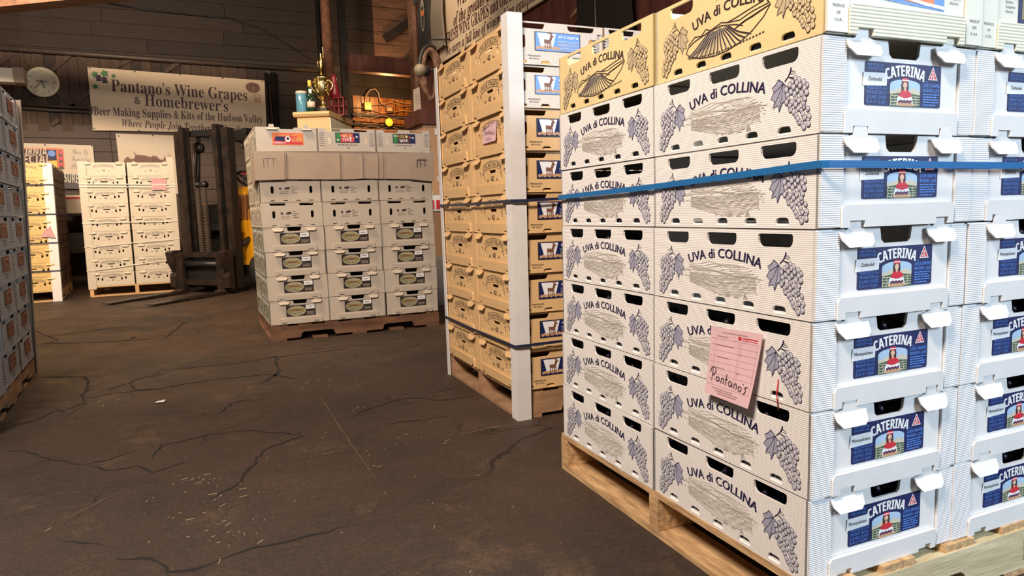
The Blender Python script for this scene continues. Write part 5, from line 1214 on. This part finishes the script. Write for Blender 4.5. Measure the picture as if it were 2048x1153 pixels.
# pink delivery slips
def lface(st):   # s runs toward the camera along the left face, origin at its far end
    q, c_ = math.sin(st.dy), math.cos(st.dy); o = st.pt(2, 0, 0); a = Vector((-q, c_, 0)); b = Vector((c_, q, 0))
    return Matrix(((-a.x, 0, -b.x, o.x), (-a.y, 0, -b.y, o.y), (0, 1, 0, 0), (0, 0, 0, 1)))
def hit(F, px, py):
    d = F.inverted().to_3x3() @ ray(px, py); o = F.inverted() @ Vector((0, 0, HCAM)); k = -o.z/d.z; return (o.x+d.x*k, o.y+d.y*k)
def slip(name, F, quad, label, word, scrawl=True, lift=.006):
    c = [hit(F, *q) for q in quad]; o3 = F @ Vector((*c[3], lift)); t = thing(name, label, 'paper', o3, 0, 'pink delivery slips')
    T = Matrix.Translation(-(F @ Vector((*c[3], 0)))) @ F
    Q = lambda u, v: on_quad(c, u, v); k = 8; A = MB(T); A.use(M['pink']); vs = []; fs = []
    cu = lambda u, v: .004+.010*(1-v)**2+.006*u*(1-v)
    for j in range(k+1):
        for i in range(k+1): u, v = i/k, j/k; vs.append((*Q(u, v), cu(u, v)))
    for j in range(k):
        for i in range(k): a = j*(k+1)+i; fs.append((a, a+1, a+k+2, a+k+1))
    nb = len(vs); vs += [(x, y, z-.0006) for x, y, z in vs]; fs += [tuple(nb+i for i in f[::-1]) for f in fs]
    A.add(vs, fs); A.build('sheet', t)
    A = MB(T); w_ = math.dist(c[3], c[2]); h_ = math.dist(c[0], c[3])
    def L3(pts, wd, m):
        P = []
        for (u0, v0), (u1, v1) in zip(pts, pts[1:]):
            for i in range(4): P.append((u0+(u1-u0)*i/4, v0+(v1-v0)*i/4))
        P.append(pts[-1]); XY = [Q(*p) for p in P]; n_ = len(A.v); A.use(m).stroke(XY, wd, 0)
        Ti = A.T
        for i, p in enumerate(P):
            for q in (0, 1):
                l = Vector(A.v[n_+2*i+q]); A.v[n_+2*i+q] = tuple(l+(Ti.to_3x3() @ Vector((0, 0, cu(*p)+.0006))))
    for i in range(9): v = .84-.085*i; L3([(.03, v), (.97, v-.0)], w_*.004, M['pinkd'])
    for u in (.12, .60, .64, .95): L3([(u, .84), (u, .16)], w_*.004, M['pinkd'])
    rr = random.Random(len(name)+int(w_*1000))
    for v, u0, u1 in ((.93, .25, .75), (.87, .15, .35), (.74, .12, .5), (.66, .62, .7), (.57, .18, .42), (.41, .15, .35), (.40, .62, .7), (.11, .15, .6), (.08, .25, .75), (.05, .3, .7)):
        u = u0
        while u < u1: L3([(u, v), (u+.012, v+.016), (u+.02, v)], w_*.005, M['brownp']); u += .028
    L3([(.57, .89), (.63, .89)], h_*.05, M['redp']); L3([(.65, .90), (.93, .90)], h_*.015, M['redp']); L3([(.65, .87), (.93, .87)], h_*.008, M['redp'])
    if scrawl:   # handwritten name
        W0 = w_*.018
        S_ = [[(.12, .22), (.13, .33), (.12, .40)], [(.07, .33), (.10, .40), (.16, .42), (.20, .37), (.17, .31), (.13, .29)],
              [(.27, .28), (.23, .29), (.22, .25), (.25, .22), (.29, .25), (.28, .29), (.30, .23)], [(.34, .21), (.34, .28), (.37, .29), (.39, .27), (.39, .21)],
              [(.44, .36), (.44, .20)], [(.41, .28), (.48, .29)], [(.56, .27), (.52, .28), (.50, .24), (.53, .20), (.57, .23), (.57, .27), (.59, .20)],
              [(.63, .20), (.63, .26), (.66, .27), (.68, .24), (.68, .19)], [(.75, .25), (.72, .23), (.73, .19), (.77, .18), (.79, .22), (.75, .25)], [(.80, .30), (.81, .28)], [(.90, .27), (.85, .25), (.88, .21), (.86, .17), (.83, .16)]]
        for s_ in S_: L3(s_, W0, M['inkb'])
    A.build('handwriting', t)
slip('delivery_slip', lface(N), [(1430, 652), (1534, 668), (1516, 815), (1424, 783)], 'pink delivery slip marked in thick pen on the close white stack', '')
slip('delivery_slip', lface(G), [(970, 215), (1000, 205), (1005, 281), (976, 289)], 'pink delivery slip high on the tall beige stack', '', lift=.01)
Fw = Matrix(((1, 0, 0, Wk.ox), (0, 0, -1, Wk.oy-.012), (0, 1, 0, 0), (0, 0, 0, 1)))
_pk = M['pink']; M['pink'] = mat('faded_pink_paper', (.50, .28, .29), .8)
slip('delivery_slip', Fw, [(303, 357), (332, 357), (333, 380), (303, 380)], 'pale pink slip near the top of the cream stack beside the forklift', '', False)
Fy = Matrix(((1, 0, 0, Yk.ox), (0, 0, -1, Yk.oy+.02), (0, 1, 0, 0), (0, 0, 0, 1)))
slip('delivery_slip', Fy, [(96, 450), (100, 450), (112, 476), (82, 474)], 'faded pink slip folded against the white post of the yellow stack', '', False)

# white cartons on shelves between the yellow and cream stacks
t = thing('carton_rack', 'rack of white cartons and dark bins between the yellow and cream stacks', 'rack', (-2.05, 10.75, 0))
A = MB(); A.use(M['black'])
for x in (0, 1.05): A = MB(); A.use(M['black']).box((x, 0, 0), (x+.04, .5, 1.0)); A.build('upright', t)
for z in (.45, .95): A = MB(); A.use(M['steel']).box((0, -.01, z), (1.09, .5, z+.03)); A.build('shelf', t)
for i in range(4):
    z = (.98, .98, .48, .48)[i]; x = .06+.5*(i % 2)
    A = MB(); A.use(M['signpale'] if z > .5 else M['dkpr']).box((0, 0, 0), (.44, .42, .24)); 
    if z > .5: A.use(M['redp']).box((-.001, -.003, .19), (.441, 0, .215))
    o = A.build('carton', None, label='%s carton on the %s shelf of the rack behind the yellow stack, %s end' % ('white' if z > .5 else 'dark', {.98: 'top', .48: 'low'}[z], ('left', 'right')[i % 2]), cat='carton', group='cartons on the rack'); o.location = (-2.05+x, 10.77, z)

# ------------------------------------------------------------------ forklift
h_, c0, z0 = on_floor(352, 588), on_floor(445, 590), 0
mid = (h_+c0)/2+Vector((.04, 0, 0)); fr = math.atan2(-(-.72), .69)
th = -math.radians(46.2)
t = thing('forklift', 'old forklift with a black mast and yellow body, forks lowered on the floor', 'forklift', (mid.x, mid.y, 0), th)
bk = M['black']
def bx(nm, a, b, m, par=t): A = MB(); A.use(m).box(a, b); return A.build(nm, par)
for s_ in (-1, 1):
    A = MB(); x = s_*.30; A.use(M['steel'])
    P = [(0, .045), (0, 0.0), (.10, 0), (.98, .008), (1.0, .012), (1.0, .018), (.1, .035), (.045, .045)]
    F = Matrix(((0, 0, 1, 0), (-1, 0, 0, 0.02), (0, 1, 0, 0), (0, 0, 0, 1))); A.T = F
    A.plate([(p[0], p[1]+.004) for p in P], (), x-.055, x+.055); A.plate([(0, .04), (.045, .04), (.04, .46), (0, .46)], (), x-.055, x+.055); fk = A.build('fork', t)
    A = MB(); A.use(M['chrome']).box((x-.056, -.06, .035), (x+.056, -.02, .055)); A.build('worn_heel', fk)
cg = MB(); cg.use(M['steel'])
for z in (.10, .42): cg.box((-.42, .022, z), (.42, .06, z+.06))
for s_ in (-1, 1):
    F = Matrix(((0, 0, 1, 0), (-1, 0, 0, .06), (0, 1, 0, 0), (0, 0, 0, 1))); cg.T = F; cg.plate([(0, .05), (.10, .08), (.10, .2), (.06, .25), (.12, .36), (.14, .48), (.10, .50), (0, .50)], (), min(s_*.34, s_*.43), max(s_*.34, s_*.43)); cg.T = I4
cg.build('carriage', t)
A = MB(); A.use(bk).tube([(-.24, .03, .34), (.24, .03, .34)], .035, 12); A.use(M['chrome']).tube([(-.36, .03, .34), (-.24, .03, .34)], .012, 8); A.tube([(.24, .03, .34), (.36, .03, .34)], .012, 8); A.build('side_shift_cylinder', t)
A = MB(); A.use(bk).box((-.34, .07, .08), (.34, .10, .40)); A.build('carriage_back', t)
ms = t
for nm, x, y, z1, w_ in (('outer_mast_rail', .30, .14, 1.86, .10), ('inner_mast_rail', .22, .10, 1.90, .06)):
    for s_ in (-1, 1):
        A = MB(); A.use(M['steel']); xa = s_*x; a, b = min(xa, xa+s_*w_*.9), max(xa, xa+s_*w_*.9)
        A.box((a, y, .06), (b, y+.02, z1)); A.box((a, y+.09, .06), (b, y+.11, z1)); A.use(bk).box((b-.015 if s_ > 0 else a, y+.02, .06), (b if s_ > 0 else a+.015, y+.09, z1)); A.build(nm, t)
for z in (.10, .72, 1.80): bx('mast_crossbar', (-.30, .24, z), (.30, .28, z+.07), bk)
for s_ in (-1, 1):
    A = MB(); A.use(bk).tube([(s_*.17, .20, .1), (s_*.17, .20, 1.2)], .026, 12); A.use(M['steel']).tube([(s_*.17, .20, 1.2), (s_*.17, .20, 1.72)], .014, 10); A.build('lift_cylinder', t)
    A = MB(); A.use(M['pipe'])
    for i in range(38): A.box((s_*.045-.026, .085-.008*(i % 2), .45+.020*i), (s_*.045+.026, .112, .466+.020*i))
    A.build('lift_chain', t)
A = MB(Matrix.Translation((0, .11, 1.24)) @ Matrix.Rotation(PI/2, 4, 'Y')); A.use(bk).lathe([(.045, -.06), (.03, -.05), (.03, .05), (.045, .06)], (0, 0, 0), 16); A.build('chain_pulley', t)
for x in (.16, .20): A = MB(); A.use(M['blackr']).tube([(x, .20, .4), (x+.02, .19, 1.0), (x-.03, .2, 1.5), (x-.06, .2, 1.78)], .011, 6); A.build('hydraulic_hose', t)
# chassis and bodywork
F = Matrix(((0, 0, 1, 0), (1, 0, 0, 0), (0, 1, 0, 0), (0, 0, 0, 1)))
A = MB(F); A.use(M['fyellow']).plate([(.42, .30), (1.75, .30), (1.82, .55), (1.70, .95), (1.15, .98), (1.05, .62), (.72, .60), (.62, .95), (.50, .98), (.42, .80)], (), -.42, .42); A.build('body', t)
for s_ in (-1, 1):
    A = MB(F); A.use(M['fyellow']).plate([(.44, .34), (.95, .34), (.98, .60), (.74, .62), (.64, 1.02), (.52, 1.06), (.46, .95)], (), min(s_*.42, s_*.45), max(s_*.42, s_*.45)); pn_ = A.build('side_panel', t)
    A = MB(F); A.use(M['sketchl']).plate([(.60, .52), (.72, .52), (.72, .72), (.60, .72)], (), s_*.451-.001, s_*.451+.001); A.build('data_plate', pn_)
bx('front_cowl', (-.43, .385, .12), (.24, .415, 1.02), bk)
bx('floor_plate', (-.40, .62, .58), (.40, 1.08, .62), bk)
A = MB(F); A.use(M['fyellow']).plate([(.43, .80), (.55, .80), (.62, 1.12), (.56, 1.22), (.46, 1.16)], (), .12, .42); dsh = A.build('dashboard', t)
for i in range(6): A = MB(F); A.use(M['brownp']).plate([(.40, .84), (.418, .84), (.44, 1.12), (.42, 1.12)], (), (.13+.05*i), (.15+.05*i)); A.build('warning_stripe', dsh)
A = MB(Matrix.Translation((.20, .68, 1.30)) @ Matrix.Rotation(-.6, 4, 'X')); A.use(bk)
A.tube([(.17*math.cos(2*PI*i/24), .17*math.sin(2*PI*i/24), 0) for i in range(25)], .014, 8, False)
for i in range(3): A.tube([(0, 0, -.02), (.17*math.cos(2.1*i), .17*math.sin(2.1*i), 0)], .010, 6)
A.tube([(0, 0, -.30), (0, 0, 0)], .022, 8); A.build('steering_wheel', t)
for i in range(3): A = MB(); A.use(bk).tube([(.22+.05*i, .58, 1.15), (.23+.05*i, .52, 1.36)], .008, 6); A.use(M['redp']).lathe([(.001, -.018), (.018, 0), (.001, .018)], (.23+.05*i, .52, 1.37), 8); A.build('control_lever', t)
A = MB(F); A.use(M['blackr']).plate([(1.10, .98), (1.50, 1.0), (1.52, 1.06), (1.50, 1.45), (1.44, 1.48), (1.40, 1.12), (1.10, 1.08)], (), -.22, .22); A.build('seat', t)
A = MB(F); A.use(bk).plate([(1.60, .28), (1.95, .32), (2.02, .55), (1.95, .92), (1.70, .95)], (), -.44, .44); A.build('counterweight', t)
for s_ in (-1, 1):
    for y, y2 in ((.42, .50), (1.62, 1.50)): A = MB(); A.use(bk).tube([(s_*.40, y, .95 if y < 1 else .9), (s_*.38, y2, 1.84)], .026, 8); A.build('guard_post', t)
    A = MB(); A.use(bk).box((min(s_*.36, s_*.41), .42, 1.83), (max(s_*.36, s_*.41), 1.60, 1.88)); A.build('guard_rail', t)
for i in range(6): bx('guard_bar', (-.38, .44+.22*i, 1.84), (.38, .48+.22*i, 1.87), bk)
for s_ in (-1, 1):
    if s_ < 0: hl = None
    A = MB(Matrix.Translation((s_*.36, .48, 1.70)) @ Matrix.Rotation(PI/2, 4, 'X')); A.use(bk).lathe([(.03, -.05), (.06, -.03), (.07, .02), (.065, .03)], (0, 0, 0), 14); hl = A.build('head_lamp', t)
    A = MB(Matrix.Translation((s_*.36, .445, 1.70)) @ Matrix.Rotation(PI/2, 4, 'X')); A.use(M['chrome'] if s_ > 0 else bk).lathe([(.001, 0), (.06, .001), (.058, .008), (.001, .02)], (0, 0, 0), 14); A.build('lens', hl)
    for y, r, w_ in ((.56, .225, .13), (1.62, .20, .13)):
        A = MB(Matrix.Translation((s_*.43, y, r+.002)) @ Matrix.Rotation(PI/2, 4, 'Y')); A.use(M['blackr']).lathe([(r*.6, -w_/2), (r*.93, -w_/2), (r, -w_/2+.03), (r, w_/2-.03), (r*.93, w_/2), (r*.6, w_/2)], (0, 0, 0), 28); wh = A.build('wheel', t)
        A = MB(Matrix.Translation((s_*.43, y, r+.002)) @ Matrix.Rotation(PI/2, 4, 'Y')); A.use(M['steel']).lathe([(.001, -w_/2+.02), (r*.3, -w_/2), (r*.58, -w_/2+.03), (r*.58, w_/2-.03), (r*.3, w_/2), (.001, w_/2-.02)], (0, 0, 0), 20); A.build('hub', wh)
bx('front_axle', (-.45, .44, .17), (.45, .58, .32), bk)
A = MB(); A.use(bk).tube([(.30, .26, .5), (.34, .46, .62)], .035, 10); A.build('tilt_cylinder', t)
